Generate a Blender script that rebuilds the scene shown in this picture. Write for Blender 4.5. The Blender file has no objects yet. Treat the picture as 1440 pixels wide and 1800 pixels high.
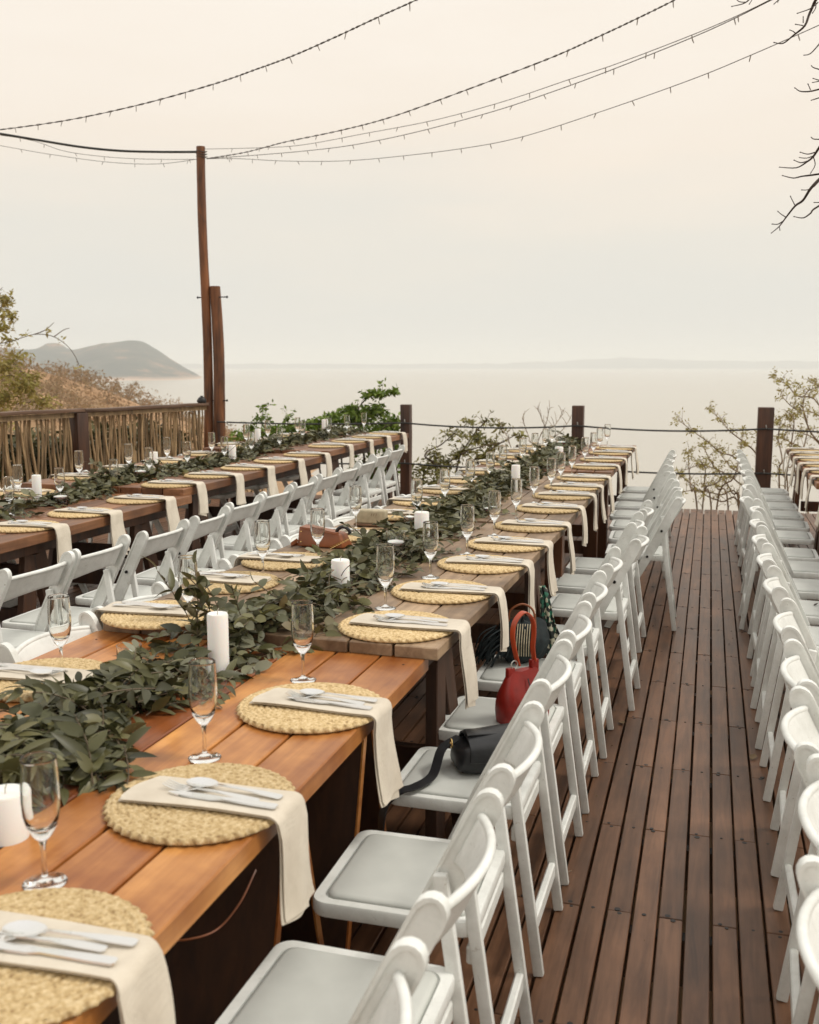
import bpy, bmesh, math, random
from mathutils import Vector, Matrix, noise, Euler

S = bpy.context.scene
COL = S.collection
PI = math.pi
R = math.radians

# ------------------------------------------------------------------ camera
CAM_H = 1.56
FPX, IW, IH = 1800.0, 1440.0, 1800.0
VX, VY = 1250.0, 641.0
TH = math.atan((IH/2 - VY)/FPX)
PS = math.atan((VX - IW/2)*math.cos(TH)/FPX)
fw = Vector((-math.sin(PS)*math.cos(TH), math.cos(PS)*math.cos(TH), -math.sin(TH)))
rt = Vector((math.cos(PS), math.sin(PS), 0))
up = rt.cross(fw)
cam = bpy.data.cameras.new('camera')
cam.sensor_fit = 'VERTICAL'
cam.sensor_height = 36.0
cam.lens = 36.0*FPX/IH
cam.clip_start = 0.05
cam.clip_end = 200000
cam.dof.use_dof = True
cam.dof.focus_distance = 4.0
cam.dof.aperture_fstop = 5.6
camo = bpy.data.objects.new('camera', cam)
COL.objects.link(camo)
m = Matrix((rt, up, -fw)).transposed().to_4x4()
m.translation = Vector((0, 0, CAM_H))
camo.matrix_world = m
S.camera = camo

# ------------------------------------------------------------------ render settings, sky, sun
S.render.engine = 'CYCLES'
S.view_settings.view_transform = 'Standard'
S.view_settings.look = 'None'
S.view_settings.gamma = 1.0
S.view_settings.use_curve_mapping = False
S.view_settings.exposure = 0.2
S.cycles.use_denoising = True
S.cycles.volume_bounces = 3
S.cycles.max_bounces = 12
S.cycles.transparent_max_bounces = 12
S.cycles.sample_clamp_indirect = 6.0

SUN_EL, SUN_AZ = R(52), R(75)      # azimuth measured clockwise from +Y
W = bpy.data.worlds.new('World')
S.world = W
W.use_nodes = True
nt = W.node_tree
nt.nodes.clear()
wo = nt.nodes.new('ShaderNodeOutputWorld')
bg = nt.nodes.new('ShaderNodeBackground')
bg.inputs['Strength'].default_value = 0.1
sky = nt.nodes.new('ShaderNodeTexSky')
sky.sky_type = 'NISHITA'
sky.sun_disc = False
sky.sun_elevation = SUN_EL
sky.sun_rotation = SUN_AZ
sky.dust_density = 6.0
tc = nt.nodes.new('ShaderNodeTexCoord')
sep = nt.nodes.new('ShaderNodeSeparateXYZ')
nt.links.new(tc.outputs['Generated'], sep.inputs[0])
nz = nt.nodes.new('ShaderNodeTexNoise')
nz.inputs['Scale'].default_value = 2.2
nz.inputs['Detail'].default_value = 4.0
mp = nt.nodes.new('ShaderNodeMapping')
mp.inputs['Scale'].default_value = (1.0, 1.0, 5.0)
nt.links.new(tc.outputs['Generated'], mp.inputs[0])
nt.links.new(mp.outputs[0], nz.inputs['Vector'])
ad = nt.nodes.new('ShaderNodeMath')
ad.operation = 'MULTIPLY_ADD'
nt.links.new(nz.outputs['Fac'], ad.inputs[0])
ad.inputs[1].default_value = 0.24
ad.inputs[2].default_value = -0.12
ad2 = nt.nodes.new('ShaderNodeMath')
ad2.operation = 'ADD'
nt.links.new(sep.outputs['Z'], ad2.inputs[0])
nt.links.new(ad.outputs[0], ad2.inputs[1])
cr = nt.nodes.new('ShaderNodeValToRGB')
el = cr.color_ramp.elements
stops = [(0.0, (0.75, 0.74, 0.675)), (0.06, (0.76, 0.75, 0.68)), (0.13, (0.81, 0.775, 0.68)), (0.21, (0.91, 0.82, 0.69)),
         (0.29, (0.955, 0.88, 0.76)), (0.38, (0.975, 0.935, 0.83)), (1.0, (1.0, 0.97, 0.90))]
el[0].position, el[0].color = stops[0][0], (*stops[0][1], 1)
el[1].position, el[1].color = stops[-1][0], (*stops[-1][1], 1)
for p, c in stops[1:-1]:
    e = el.new(p)
    e.color = (*c, 1)
nt.links.new(ad2.outputs[0], cr.inputs['Fac'])
ml = nt.nodes.new('ShaderNodeMix')
ml.data_type = 'RGBA'
ml.blend_type = 'MULTIPLY'
ml.inputs['Factor'].default_value = 1.0
nt.links.new(cr.outputs['Color'], ml.inputs['A'])
ml.inputs['B'].default_value = (9.45, 9.38, 9.55, 1)
mx = nt.nodes.new('ShaderNodeMix')
mx.data_type = 'RGBA'
mx.inputs['Factor'].default_value = 0.94
nt.links.new(sky.outputs['Color'], mx.inputs['A'])
nt.links.new(ml.outputs['Result'], mx.inputs['B'])
nt.links.new(mx.outputs['Result'], bg.inputs['Color'])
nt.links.new(bg.outputs[0], wo.inputs['Surface'])

sun = bpy.data.lights.new('sun', 'SUN')
sun.energy = 1.5
sun.angle = R(14)
sun.color = (1.0, 0.95, 0.86)
suno = bpy.data.objects.new('sun', sun)
COL.objects.link(suno)
sd = Vector((math.sin(SUN_AZ)*math.cos(SUN_EL), math.cos(SUN_AZ)*math.cos(SUN_EL), math.sin(SUN_EL)))
suno.rotation_euler = sd.to_track_quat('Z', 'Y').to_euler()

# ------------------------------------------------------------------ measuring helpers (photo pixel -> direction from the viewpoint)
def ray(x, y):
    return fw + rt*((x - IW/2)/FPX) - up*((y - IH/2)/FPX)
def at_y(x, y, Y):
    d = ray(x, y)
    return Vector((0, 0, CAM_H)) + d*(Y/d.y)
def at_z(x, y, Z):
    d = ray(x, y)
    return Vector((0, 0, CAM_H)) + d*((Z - CAM_H)/d.z)
def at_d(x, y, D):
    d = ray(x, y)
    return Vector((0, 0, CAM_H)) + d*(D/math.hypot(d.x, d.y))

ORD = ('first second third fourth fifth sixth seventh eighth ninth tenth eleventh twelfth thirteenth fourteenth fifteenth sixteenth '
       'seventeenth eighteenth nineteenth twentieth twenty-first twenty-second').split()

# ------------------------------------------------------------------ object helpers
def empty(name, loc=(0, 0, 0), rz=0.0, label=None, cat=None, group=None, kind=None):
    o = bpy.data.objects.new(name, None)
    o.empty_display_size = 0.1
    COL.objects.link(o)
    o.location = loc
    o.rotation_euler = (0, 0, rz)
    tag(o, label, cat, group, kind)
    return o
def tag(o, label=None, cat=None, group=None, kind=None):
    if label: o['label'] = label
    if cat: o['category'] = cat
    if group: o['group'] = group
    if kind: o['kind'] = kind
    return o
def link(name, me, parent=None, loc=None, rot=None, mat4=None):
    o = bpy.data.objects.new(name, me)
    COL.objects.link(o)
    o.parent = parent
    if mat4 is not None: o.matrix_basis = mat4
    if loc is not None: o.location = loc
    if rot is not None: o.rotation_euler = rot
    return o
def copy_tree(o, parent=None):
    c = o.copy()
    COL.objects.link(c)
    c.parent = parent
    for ch in o.children:
        copy_tree(ch, c)
    return c

class MB:
    def __init__(s):
        s.v = []
        s.f = []
    def add(s, vs, fs):
        n = len(s.v)
        s.v.extend([tuple(v) for v in vs])
        s.f.extend([tuple(i + n for i in f) for f in fs])
    def box(s, c, d, M=None):
        vs = []
        for z in (-.5, .5):
            for x, y in ((-.5, -.5), (.5, -.5), (.5, .5), (-.5, .5)):
                p = Vector((x*d[0], y*d[1], z*d[2]))
                if M is not None: p = M @ p
                vs.append(p + Vector(c))
        s.add(vs, [(3, 2, 1, 0), (4, 5, 6, 7), (0, 1, 5, 4), (1, 2, 6, 5), (2, 3, 7, 6), (3, 0, 4, 7)])
    def bar(s, a, b, w, h, upv=(0, 0, 1)):
        a, b = Vector(a), Vector(b)
        z = (b - a)
        L = z.length
        z.normalize()
        u = Vector(upv)
        x = u.cross(z)
        if x.length < 1e-4: x = Vector((1, 0, 0)).cross(z)
        x.normalize()
        y = z.cross(x)
        M = Matrix((x, y, z)).transposed()
        s.box((a + b)/2, (w, h, L), M)
    def tube(s, pts, rad, n=6, cap=True, flat=None):
        pts = [Vector(p) for p in pts]
        if not isinstance(rad, (list, tuple)): rad = [rad]*len(pts)
        rings = []
        ref = None
        for i, p in enumerate(pts):
            t = (pts[min(i+1, len(pts)-1)] - pts[max(i-1, 0)])
            if t.length < 1e-9: t = Vector((0, 0, 1))
            t.normalize()
            if ref is None:
                ref = Vector((0, 0, 1)) if abs(t.z) < .9 else Vector((1, 0, 0))
            x = ref - t*ref.dot(t)
            if x.length < 1e-5: x = Vector((0, 1, 0)) - t*t.y
            x.normalize()
            ref = x
            y = t.cross(x)
            fx = flat or 1.0
            rings.append([p + (x*math.cos(2*PI*k/n)*fx + y*math.sin(2*PI*k/n))*rad[i] for k in range(n)])
        vs = [v for r_ in rings for v in r_]
        fs = []
        for i in range(len(pts)-1):
            for k in range(n):
                fs.append((i*n+k, i*n+(k+1) % n, (i+1)*n+(k+1) % n, (i+1)*n+k))
        if cap:
            fs.append(tuple(reversed(range(n))))
            fs.append(tuple((len(pts)-1)*n + k for k in range(n)))
        s.add(vs, fs)
    def lathe(s, prof, n=24, c=(0, 0, 0), wob=None):
        vs, fs = [], []
        for (r, z) in prof:
            for k in range(n):
                a = 2*PI*k/n
                rr = r*(1 + (wob(a, z) if wob else 0))
                vs.append((c[0]+rr*math.cos(a), c[1]+rr*math.sin(a), c[2]+z))
        for i in range(len(prof)-1):
            for k in range(n):
                fs.append((i*n+k, i*n+(k+1) % n, (i+1)*n+(k+1) % n, (i+1)*n+k))
        if prof[0][0] > 1e-6: fs.append(tuple(reversed(range(n))))
        if prof[-1][0] > 1e-6: fs.append(tuple((len(prof)-1)*n+k for k in range(n)))
        s.add(vs, fs)
    def prism(s, poly, z0, z1):          # poly in xy
        n = len(poly)
        vs = [(x, y, z0) for x, y in poly] + [(x, y, z1) for x, y in poly]
        fs = [tuple(reversed(range(n))), tuple(range(n, 2*n))] + [(k, (k+1) % n, n+(k+1) % n, n+k) for k in range(n)]
        s.add(vs, fs)
    def ribbon(s, pts, side, w, t):
        """a strap: path points, side vectors, width, thickness"""
        pts = [Vector(p) for p in pts]
        rings = []
        for i, p in enumerate(pts):
            tt = (pts[min(i+1, len(pts)-1)] - pts[max(i-1, 0)]).normalized()
            sv = Vector(side[i] if isinstance(side, list) else side)
            sv = (sv - tt*sv.dot(tt)).normalized()
            nn = tt.cross(sv)
            rings.append([p+sv*w/2+nn*t/2, p-sv*w/2+nn*t/2, p-sv*w/2-nn*t/2, p+sv*w/2-nn*t/2])
        vs = [v for r_ in rings for v in r_]
        fs = []
        for i in range(len(pts)-1):
            for k in range(4):
                fs.append((i*4+k, i*4+(k+1) % 4, (i+1)*4+(k+1) % 4, (i+1)*4+k))
        fs.append((3, 2, 1, 0))
        e = (len(pts)-1)*4
        fs.append((e, e+1, e+2, e+3))
        s.add(vs, fs)
    def mesh(s, name, mat, bevel=0, smooth=True, angle=35, seg=2, merge=False):
        me = bpy.data.meshes.new(name)
        me.from_pydata(s.v, [], s.f)
        if bevel or merge:
            bm = bmesh.new()
            bm.from_mesh(me)
            if merge: bmesh.ops.remove_doubles(bm, verts=bm.verts, dist=merge)
            if bevel:
                es = [e for e in bm.edges if len(e.link_faces) == 2 and e.calc_face_angle(0) > R(30)]
                bmesh.ops.bevel(bm, geom=es, offset=bevel, segments=seg, profile=0.5, affect='EDGES', clamp_overlap=True)
            bmesh.ops.recalc_face_normals(bm, faces=bm.faces)
            bm.to_mesh(me)
            bm.free()
        if smooth:
            me.shade_smooth()
            if angle < 180: me.set_sharp_from_angle(angle=R(angle))
        me.materials.append(mat)
        return me
    def build(s, name, mat, parent=None, loc=None, **k):
        return link(name, s.mesh(name, mat, **k), parent, loc)

def bez(pts, n=10):
    """Catmull-Rom through the points"""
    P = [Vector(p) for p in pts]
    if len(P) < 3: return [P[0].lerp(P[-1], i/n) for i in range(n+1)]
    out = []
    for i in range(len(P)-1):
        p0, p1, p2, p3 = P[max(i-1, 0)], P[i], P[i+1], P[min(i+2, len(P)-1)]
        for k in range(n):
            t = k/n
            out.append(0.5*((2*p1) + (p2-p0)*t + (2*p0-5*p1+4*p2-p3)*t*t + (3*p1-p0-3*p2+p3)*t**3))
    out.append(P[-1])
    return out

# ------------------------------------------------------------------ materials
def newmat(name):
    mt = bpy.data.materials.new(name)
    mt.use_nodes = True
    return mt, mt.node_tree, mt.node_tree.nodes['Principled BSDF']
def N(t, typ, **kw):
    n = t.nodes.new(typ)
    for k, v in kw.items():
        if hasattr(n, k) and k not in n.inputs: setattr(n, k, v)
        else: n.inputs[k].default_value = v
    return n
def ramp(t, stops):
    n = t.nodes.new('ShaderNodeValToRGB')
    e = n.color_ramp.elements
    e[0].position, e[0].color = stops[0][0], (*stops[0][1], 1)
    e[1].position, e[1].color = stops[-1][0], (*stops[-1][1], 1)
    for p, c in stops[1:-1]:
        q = e.new(p)
        q.color = (*c, 1)
    return n
def plain(name, col, rough=.5, metal=0, var=0.06, scale=12, bump=0, **kw):
    mt, t, b = newmat(name)
    b.inputs['Roughness'].default_value = rough
    b.inputs['Metallic'].default_value = metal
    for k, v in kw.items(): b.inputs[k].default_value = v
    tcn = N(t, 'ShaderNodeTexCoord')
    n = N(t, 'ShaderNodeTexNoise', Scale=scale, Detail=5.0)
    t.links.new(tcn.outputs['Object'], n.inputs['Vector'])
    lo = tuple(c*(1-var*2) for c in col)
    hi = tuple(min(1, c*(1+var)) for c in col)
    r_ = ramp(t, [(.3, lo), (.7, hi)])
    t.links.new(n.outputs['Fac'], r_.inputs[0])
    t.links.new(r_.outputs[0], b.inputs['Base Color'])
    if bump:
        bp = N(t, 'ShaderNodeBump', Strength=bump, Distance=.002)
        t.links.new(n.outputs['Fac'], bp.inputs['Height'])
        t.links.new(bp.outputs[0], b.inputs['Normal'])
    return mt
def wood(name, dark, light, rough=(.4, .6), axis=1, along=1.3, across=22, rnd=.35, knots=True, bump=.25, spec=.5, coat=0, stain=None):
    mt, t, b = newmat(name)
    tcn = N(t, 'ShaderNodeTexCoord')
    oi = N(t, 'ShaderNodeObjectInfo')
    sh = N(t, 'ShaderNodeVectorMath', operation='MULTIPLY_ADD')
    cmb = N(t, 'ShaderNodeCombineXYZ')
    for i in range(3): t.links.new(oi.outputs['Random'], cmb.inputs[i])
    t.links.new(cmb.outputs[0], sh.inputs[0])
    sh.inputs[1].default_value = (13.7, 31.1, 7.3)
    t.links.new(tcn.outputs['Object'], sh.inputs[2])
    mpn = N(t, 'ShaderNodeMapping')
    sc = [across]*3
    sc[axis] = along
    mpn.inputs['Scale'].default_value = sc
    t.links.new(sh.outputs[0], mpn.inputs[0])
    n1 = N(t, 'ShaderNodeTexNoise', Scale=1.0, Detail=8.0, Roughness=.65, Distortion=.6)
    t.links.new(mpn.outputs[0], n1.inputs['Vector'])
    mp2 = N(t, 'ShaderNodeMapping')
    sc2 = [across*.22]*3
    sc2[axis] = along*.9
    mp2.inputs['Scale'].default_value = sc2
    t.links.new(sh.outputs[0], mp2.inputs[0])
    n2 = N(t, 'ShaderNodeTexNoise', Scale=1.0, Detail=4.0, Roughness=.6)
    t.links.new(mp2.outputs[0], n2.inputs['Vector'])
    mixf = N(t, 'ShaderNodeMath', operation='MULTIPLY_ADD')
    t.links.new(n1.outputs['Fac'], mixf.inputs[0])
    mixf.inputs[1].default_value = .55
    m2 = N(t, 'ShaderNodeMath', operation='MULTIPLY')
    t.links.new(n2.outputs['Fac'], m2.inputs[0])
    m2.inputs[1].default_value = .45
    t.links.new(m2.outputs[0], mixf.inputs[2])
    mid = tuple((a+b_)/2 for a, b_ in zip(dark, light))
    r_ = ramp(t, [(.34, dark), (.5, mid), (.64, light)])
    t.links.new(mixf.outputs[0], r_.inputs[0])
    br = N(t, 'ShaderNodeMapRange')
    br.inputs['To Min'].default_value = 1 - rnd
    br.inputs['To Max'].default_value = 1 + rnd*.6
    t.links.new(oi.outputs['Random'], br.inputs['Value'])
    hs = N(t, 'ShaderNodeHueSaturation')
    t.links.new(r_.outputs[0], hs.inputs['Color'])
    t.links.new(br.outputs[0], hs.inputs['Value'])
    outc = hs.outputs[0]
    if stain:
        n3 = N(t, 'ShaderNodeTexNoise', Scale=stain[0], Detail=5.0, Roughness=.6)
        t.links.new(sh.outputs[0], n3.inputs['Vector'])
        r3 = ramp(t, [(.42, stain[1]), (.62, (1, 1, 1))])
        t.links.new(n3.outputs['Fac'], r3.inputs[0])
        mm = N(t, 'ShaderNodeMix', data_type='RGBA', blend_type='MULTIPLY')
        mm.inputs['Factor'].default_value = 1
        t.links.new(outc, mm.inputs['A'])
        t.links.new(r3.outputs[0], mm.inputs['B'])
        outc = mm.outputs['Result']
    t.links.new(outc, b.inputs['Base Color'])
    rr = N(t, 'ShaderNodeMapRange')
    rr.inputs['To Min'].default_value, rr.inputs['To Max'].default_value = rough
    t.links.new(n2.outputs['Fac'], rr.inputs['Value'])
    t.links.new(rr.outputs[0], b.inputs['Roughness'])
    b.inputs['Specular IOR Level'].default_value = spec
    b.inputs['Coat Weight'].default_value = coat
    b.inputs['Coat Roughness'].default_value = .18
    if bump:
        bp = N(t, 'ShaderNodeBump', Strength=bump, Distance=.0015)
        t.links.new(mixf.outputs[0], bp.inputs['Height'])
        t.links.new(bp.outputs[0], b.inputs['Normal'])
    return mt
def island(name, cols, rough=.55, trans=0.0, spec=.4, pos=None):
    """foliage / scrub: a random colour of the ramp for every leaf"""
    mt, t, b = newmat(name)
    g = N(t, 'ShaderNodeNewGeometry')
    oi = N(t, 'ShaderNodeObjectInfo')
    a = N(t, 'ShaderNodeMath', operation='ADD')
    t.links.new(g.outputs['Random Per Island'], a.inputs[0])
    t.links.new(oi.outputs['Random'], a.inputs[1])
    f = N(t, 'ShaderNodeMath', operation='FRACT')
    t.links.new(a.outputs[0], f.inputs[0])
    k = len(cols)
    r_ = ramp(t, [(i/(k-1) if k > 1 else 0, c) for i, c in enumerate(cols)])
    t.links.new(f.outputs[0], r_.inputs[0])
    outc = r_.outputs[0]
    if pos:
        tcn = N(t, 'ShaderNodeTexCoord')
        n = N(t, 'ShaderNodeTexNoise', Scale=pos[0], Detail=3.0)
        t.links.new(tcn.outputs['Object'], n.inputs['Vector'])
        r2 = ramp(t, [(.35, pos[1]), (.65, pos[2])])
        t.links.new(n.outputs['Fac'], r2.inputs[0])
        mm = N(t, 'ShaderNodeMix', data_type='RGBA', blend_type='MULTIPLY')
        mm.inputs['Factor'].default_value = 1
        t.links.new(outc, mm.inputs['A'])
        t.links.new(r2.outputs[0], mm.inputs['B'])
        outc = mm.outputs['Result']
    t.links.new(outc, b.inputs['Base Color'])
    b.inputs['Roughness'].default_value = rough
    b.inputs['Specular IOR Level'].default_value = spec
    if trans:
        tr = N(t, 'ShaderNodeBsdfTranslucent')
        t.links.new(outc, tr.inputs['Color'])
        ms = N(t, 'ShaderNodeMixShader')
        ms.inputs[0].default_value = trans
        out = t.nodes['Material Output']
        t.links.new(b.outputs[0], ms.inputs[1])
        t.links.new(tr.outputs[0], ms.inputs[2])
        t.links.new(ms.outputs[0], out.inputs['Surface'])
    return mt

M = {}
def resin():
    mt, t, b = newmat('white_resin')
    tcn = N(t, 'ShaderNodeTexCoord')
    oi = N(t, 'ShaderNodeObjectInfo')
    sh = N(t, 'ShaderNodeVectorMath', operation='ADD')
    cmb = N(t, 'ShaderNodeCombineXYZ')
    sc5 = N(t, 'ShaderNodeMath', operation='MULTIPLY')
    t.links.new(oi.outputs['Random'], sc5.inputs[0])
    sc5.inputs[1].default_value = 37.0
    for i in range(3): t.links.new(sc5.outputs[0], cmb.inputs[i])
    t.links.new(cmb.outputs[0], sh.inputs[0])
    t.links.new(tcn.outputs['Object'], sh.inputs[1])
    n1 = N(t, 'ShaderNodeTexNoise', Scale=7, Detail=6.0, Roughness=.7)
    n2 = N(t, 'ShaderNodeTexNoise', Scale=60, Detail=3.0, Roughness=.7, Distortion=1.0)
    t.links.new(sh.outputs[0], n1.inputs['Vector'])
    t.links.new(sh.outputs[0], n2.inputs['Vector'])
    r1 = ramp(t, [(.36, (.66, .67, .635)), (.6, (.83, .845, .815))])
    t.links.new(n1.outputs['Fac'], r1.inputs[0])
    r2 = ramp(t, [(.27, (.52, .47, .40)), (.335, (1, 1, 1))])
    t.links.new(n2.outputs['Fac'], r2.inputs[0])
    mm = N(t, 'ShaderNodeMix', data_type='RGBA', blend_type='MULTIPLY')
    mm.inputs['Factor'].default_value = .8
    t.links.new(r1.outputs[0], mm.inputs['A'])
    t.links.new(r2.outputs[0], mm.inputs['B'])
    t.links.new(mm.outputs['Result'], b.inputs['Base Color'])
    r3 = ramp(t, [(.3, (.5, .5, .5)), (.7, (.3, .3, .3))])
    t.links.new(n1.outputs['Fac'], r3.inputs[0])
    t.links.new(r3.outputs[0], b.inputs['Roughness'])
    bp = N(t, 'ShaderNodeBump', Strength=.12, Distance=.001)
    t.links.new(n1.outputs['Fac'], bp.inputs['Height'])
    t.links.new(bp.outputs[0], b.inputs['Normal'])
    return mt
M['plastic'] = resin()
M['vinyl'] = plain('white_vinyl', (.57, .585, .55), .5, var=.05, scale=9, bump=.1)
M['bolt'] = plain('dark_bolt', (.03, .03, .03), .4, metal=.7)
M['deck'] = wood('deck_hardwood', (.072, .033, .016), (.245, .122, .066), (.32, .48), along=2.2, across=34, rnd=.20, spec=.42, bump=.35, stain=(2.3, (.78, .74, .70)))
M['joist'] = wood('joist_wood', (.02, .012, .008), (.04, .025, .018), axis=0)
M['nail'] = plain('nail_head', (.012, .010, .009), .5)
M['varnish'] = wood('varnished_orange_wood', (.38, .13, .025), (.84, .41, .125), (.25, .42), along=1.5, across=26, rnd=.18, spec=.4, coat=.08, bump=.2, stain=(2.2, (.55, .42, .34)))
M['varnish_dark'] = wood('burnt_varnished_wood', (.07, .016, .006), (.42, .13, .035), (.22, .38), along=1.2, across=16, rnd=.15, spec=.45, coat=.1, bump=.2)
M['varnish2'] = wood('shade_darkened_leg_wood', (.045, .014, .005), (.15, .052, .014), (.35, .5), axis=2, along=1.5, across=26, rnd=.2)  # leg colour darkened to deepen the shade under the tables
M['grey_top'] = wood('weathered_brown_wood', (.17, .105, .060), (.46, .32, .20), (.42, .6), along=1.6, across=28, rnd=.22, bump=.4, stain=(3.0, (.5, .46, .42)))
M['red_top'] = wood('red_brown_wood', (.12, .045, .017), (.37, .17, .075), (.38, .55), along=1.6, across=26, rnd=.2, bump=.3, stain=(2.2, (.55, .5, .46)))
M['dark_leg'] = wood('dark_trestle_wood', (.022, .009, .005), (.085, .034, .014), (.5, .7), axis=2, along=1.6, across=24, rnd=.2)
M['pole'] = wood('oiled_pole_wood', (.012, .004, .002), (.26, .095, .030), (.35, .6), axis=2, along=1.5, across=20, rnd=.1, bump=.8)
M['post'] = wood('dark_post_wood', (.012, .005, .003), (.11, .044, .020), (.45, .65), axis=2, along=1.6, across=34, rnd=.15, bump=.7)
M['rail'] = wood('rail_wood', (.05, .025, .014), (.20, .115, .07), (.45, .65), axis=1, along=1.0, across=26, rnd=.15, bump=.5)
M['stick'] = wood('fence_stick_wood', (.13, .080, .038), (.48, .33, .175), (.6, .8), axis=2, along=4, across=40, rnd=.4, bump=.5)
M['linen'] = None
M['steel'] = plain('cutlery_steel', (.86, .86, .85), .16, metal=1.0, var=.02)
M['wax'] = plain('white_wax', (.86, .85, .82), .45, var=.01, **{'Subsurface Weight': .15})
M['wick'] = plain('wick', (.5, .45, .38), .8)
M['wire'] = plain('light_wire', (.045, .035, .028), .6)
M['bulb'] = plain('clear_bulb', (.20, .17, .14), .25)
M['cable'] = plain('black_cable', (.012, .017, .016), .45)
M['rope'] = plain('steel_rope', (.05, .05, .048), .5, metal=.4)
M['hook'] = plain('galvanised_hook', (.55, .55, .52), .35, metal=.9)
M['redleather'] = plain('red_leather', (.24, .010, .005), .38, var=.15, scale=20, bump=.4)
M['orangeleather'] = plain('orange_red_leather', (.42, .055, .014), .4, var=.12, scale=30, bump=.3)
M['blackleather'] = plain('black_leather', (.014, .015, .017), .38, var=.2, scale=40, bump=.5)
M['brownleather'] = plain('tan_leather', (.26, .080, .026), .38, var=.15, scale=14, bump=.3)
M['brass'] = plain('brass', (.75, .52, .22), .25, metal=1.0)
M['cloth_dark'] = plain('black_cloth', (.010, .018, .020), .85, var=.3, scale=40, bump=.6)
M['beige'] = plain('beige_fabric', (.48, .41, .28), .6, var=.12, scale=30, bump=.2)
M['beige_d'] = plain('brown_base', (.20, .11, .06), .6)
M['bark'] = wood('branch_bark', (.05, .035, .022), (.16, .115, .075), (.7, .9), axis=2, along=6, across=30, rnd=.2)
M['darkbark'] = plain('dark_twig_bark', (.040, .024, .017), .8, var=.2)
M['palebark'] = plain('pale_twig_bark', (.24, .17, .105), .8, var=.2)
M['pot'] = plain('black_iron', (.012, .012, .012), .5)
M['dryleaf'] = plain('dry_leaf', (.17, .11, .05), .7, var=.2)

def linen():
    mt, t, b = newmat('beige_linen')
    tcn = N(t, 'ShaderNodeTexCoord')
    b.inputs['Roughness'].default_value = .9
    b.inputs['Sheen Weight'].default_value = .15
    n = N(t, 'ShaderNodeTexNoise', Scale=14, Detail=4.0)
    t.links.new(tcn.outputs['Object'], n.inputs['Vector'])
    r_ = ramp(t, [(.3, (.58, .51, .41)), (.7, (.70, .63, .52))])
    t.links.new(n.outputs['Fac'], r_.inputs[0])
    t.links.new(r_.outputs[0], b.inputs['Base Color'])
    w1 = N(t, 'ShaderNodeTexWave', Scale=180, bands_direction='X')
    w2 = N(t, 'ShaderNodeTexWave', Scale=180, bands_direction='Y')
    t.links.new(tcn.outputs['Object'], w1.inputs['Vector'])
    t.links.new(tcn.outputs['Object'], w2.inputs['Vector'])
    a = N(t, 'ShaderNodeMath', operation='ADD')
    t.links.new(w1.outputs['Fac'], a.inputs[0])
    t.links.new(w2.outputs['Fac'], a.inputs[1])
    bp = N(t, 'ShaderNodeBump', Strength=.35, Distance=.0006)
    t.links.new(a.outputs[0], bp.inputs['Height'])
    n5 = N(t, 'ShaderNodeTexNoise', Scale=16, Detail=2.0, Distortion=1.2)
    t.links.new(tcn.outputs['Object'], n5.inputs['Vector'])
    bp2 = N(t, 'ShaderNodeBump', Strength=.5, Distance=.006)
    t.links.new(n5.outputs['Fac'], bp2.inputs['Height'])
    t.links.new(bp.outputs[0], bp2.inputs['Normal'])
    t.links.new(bp2.outputs[0], b.inputs['Normal'])
    return mt
M['linen'] = linen()

def straw():
    mt, t, b = newmat('woven_seagrass')
    tcn = N(t, 'ShaderNodeTexCoord')
    oi = N(t, 'ShaderNodeObjectInfo')
    b.inputs['Roughness'].default_value = .7
    b.inputs['Specular IOR Level'].default_value = .3
    n = N(t, 'ShaderNodeTexNoise', Scale=130, Detail=3.0, Roughness=.6)
    t.links.new(tcn.outputs['Object'], n.inputs['Vector'])
    r_ = ramp(t, [(.28, (.30, .19, .085)), (.46, (.56, .405, .20)), (.68, (.74, .58, .345))])
    t.links.new(n.outputs['Fac'], r_.inputs[0])
    br = N(t, 'ShaderNodeMapRange')
    br.inputs['To Min'].default_value, br.inputs['To Max'].default_value = .86, 1.08
    t.links.new(oi.outputs['Random'], br.inputs['Value'])
    hs = N(t, 'ShaderNodeHueSaturation')
    t.links.new(r_.outputs[0], hs.inputs['Color'])
    t.links.new(br.outputs[0], hs.inputs['Value'])
    t.links.new(hs.outputs[0], b.inputs['Base Color'])
    bp = N(t, 'ShaderNodeBump', Strength=.4, Distance=.001)
    t.links.new(n.outputs['Fac'], bp.inputs['Height'])
    t.links.new(bp.outputs[0], b.inputs['Normal'])
    return mt
M['straw'] = straw()

def glass():
    mt, t, b = newmat('clear_glass')
    b.inputs['Base Color'].default_value = (.97, .98, .97, 1)
    b.inputs['Roughness'].default_value = 0.0
    b.inputs['IOR'].default_value = 1.45
    b.inputs['Transmission Weight'].default_value = 1.0
    return mt
M['glass'] = glass()
M['leaf_grey'] = island('eucalyptus_leaf', [(.055, .054, .022), (.112, .110, .055), (.25, .25, .175), (.145, .135, .045), (.08, .08, .03), (.12, .125, .07), (.17, .12, .05)], .5, .12)
M['leaf_dark'] = island('ruscus_leaf', [(.030, .032, .012), (.060, .060, .022), (.105, .102, .040), (.15, .135, .055)], .42, .1)
M['stem'] = plain('leaf_stem', (.11, .08, .045), .7)
M['green'] = island('bright_leaf', [(.06, .11, .008), (.12, .19, .016), (.20, .27, .04), (.09, .15, .012)], .5, .2)
M['olive'] = island('olive_leaf', [(.10, .105, .022), (.19, .18, .04), (.28, .25, .07), (.15, .12, .04)], .6, .2)
M['lime'] = island('young_leaf', [(.28, .26, .06), (.42, .37, .12), (.34, .27, .09), (.24, .19, .06)], .6, .3)
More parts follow.
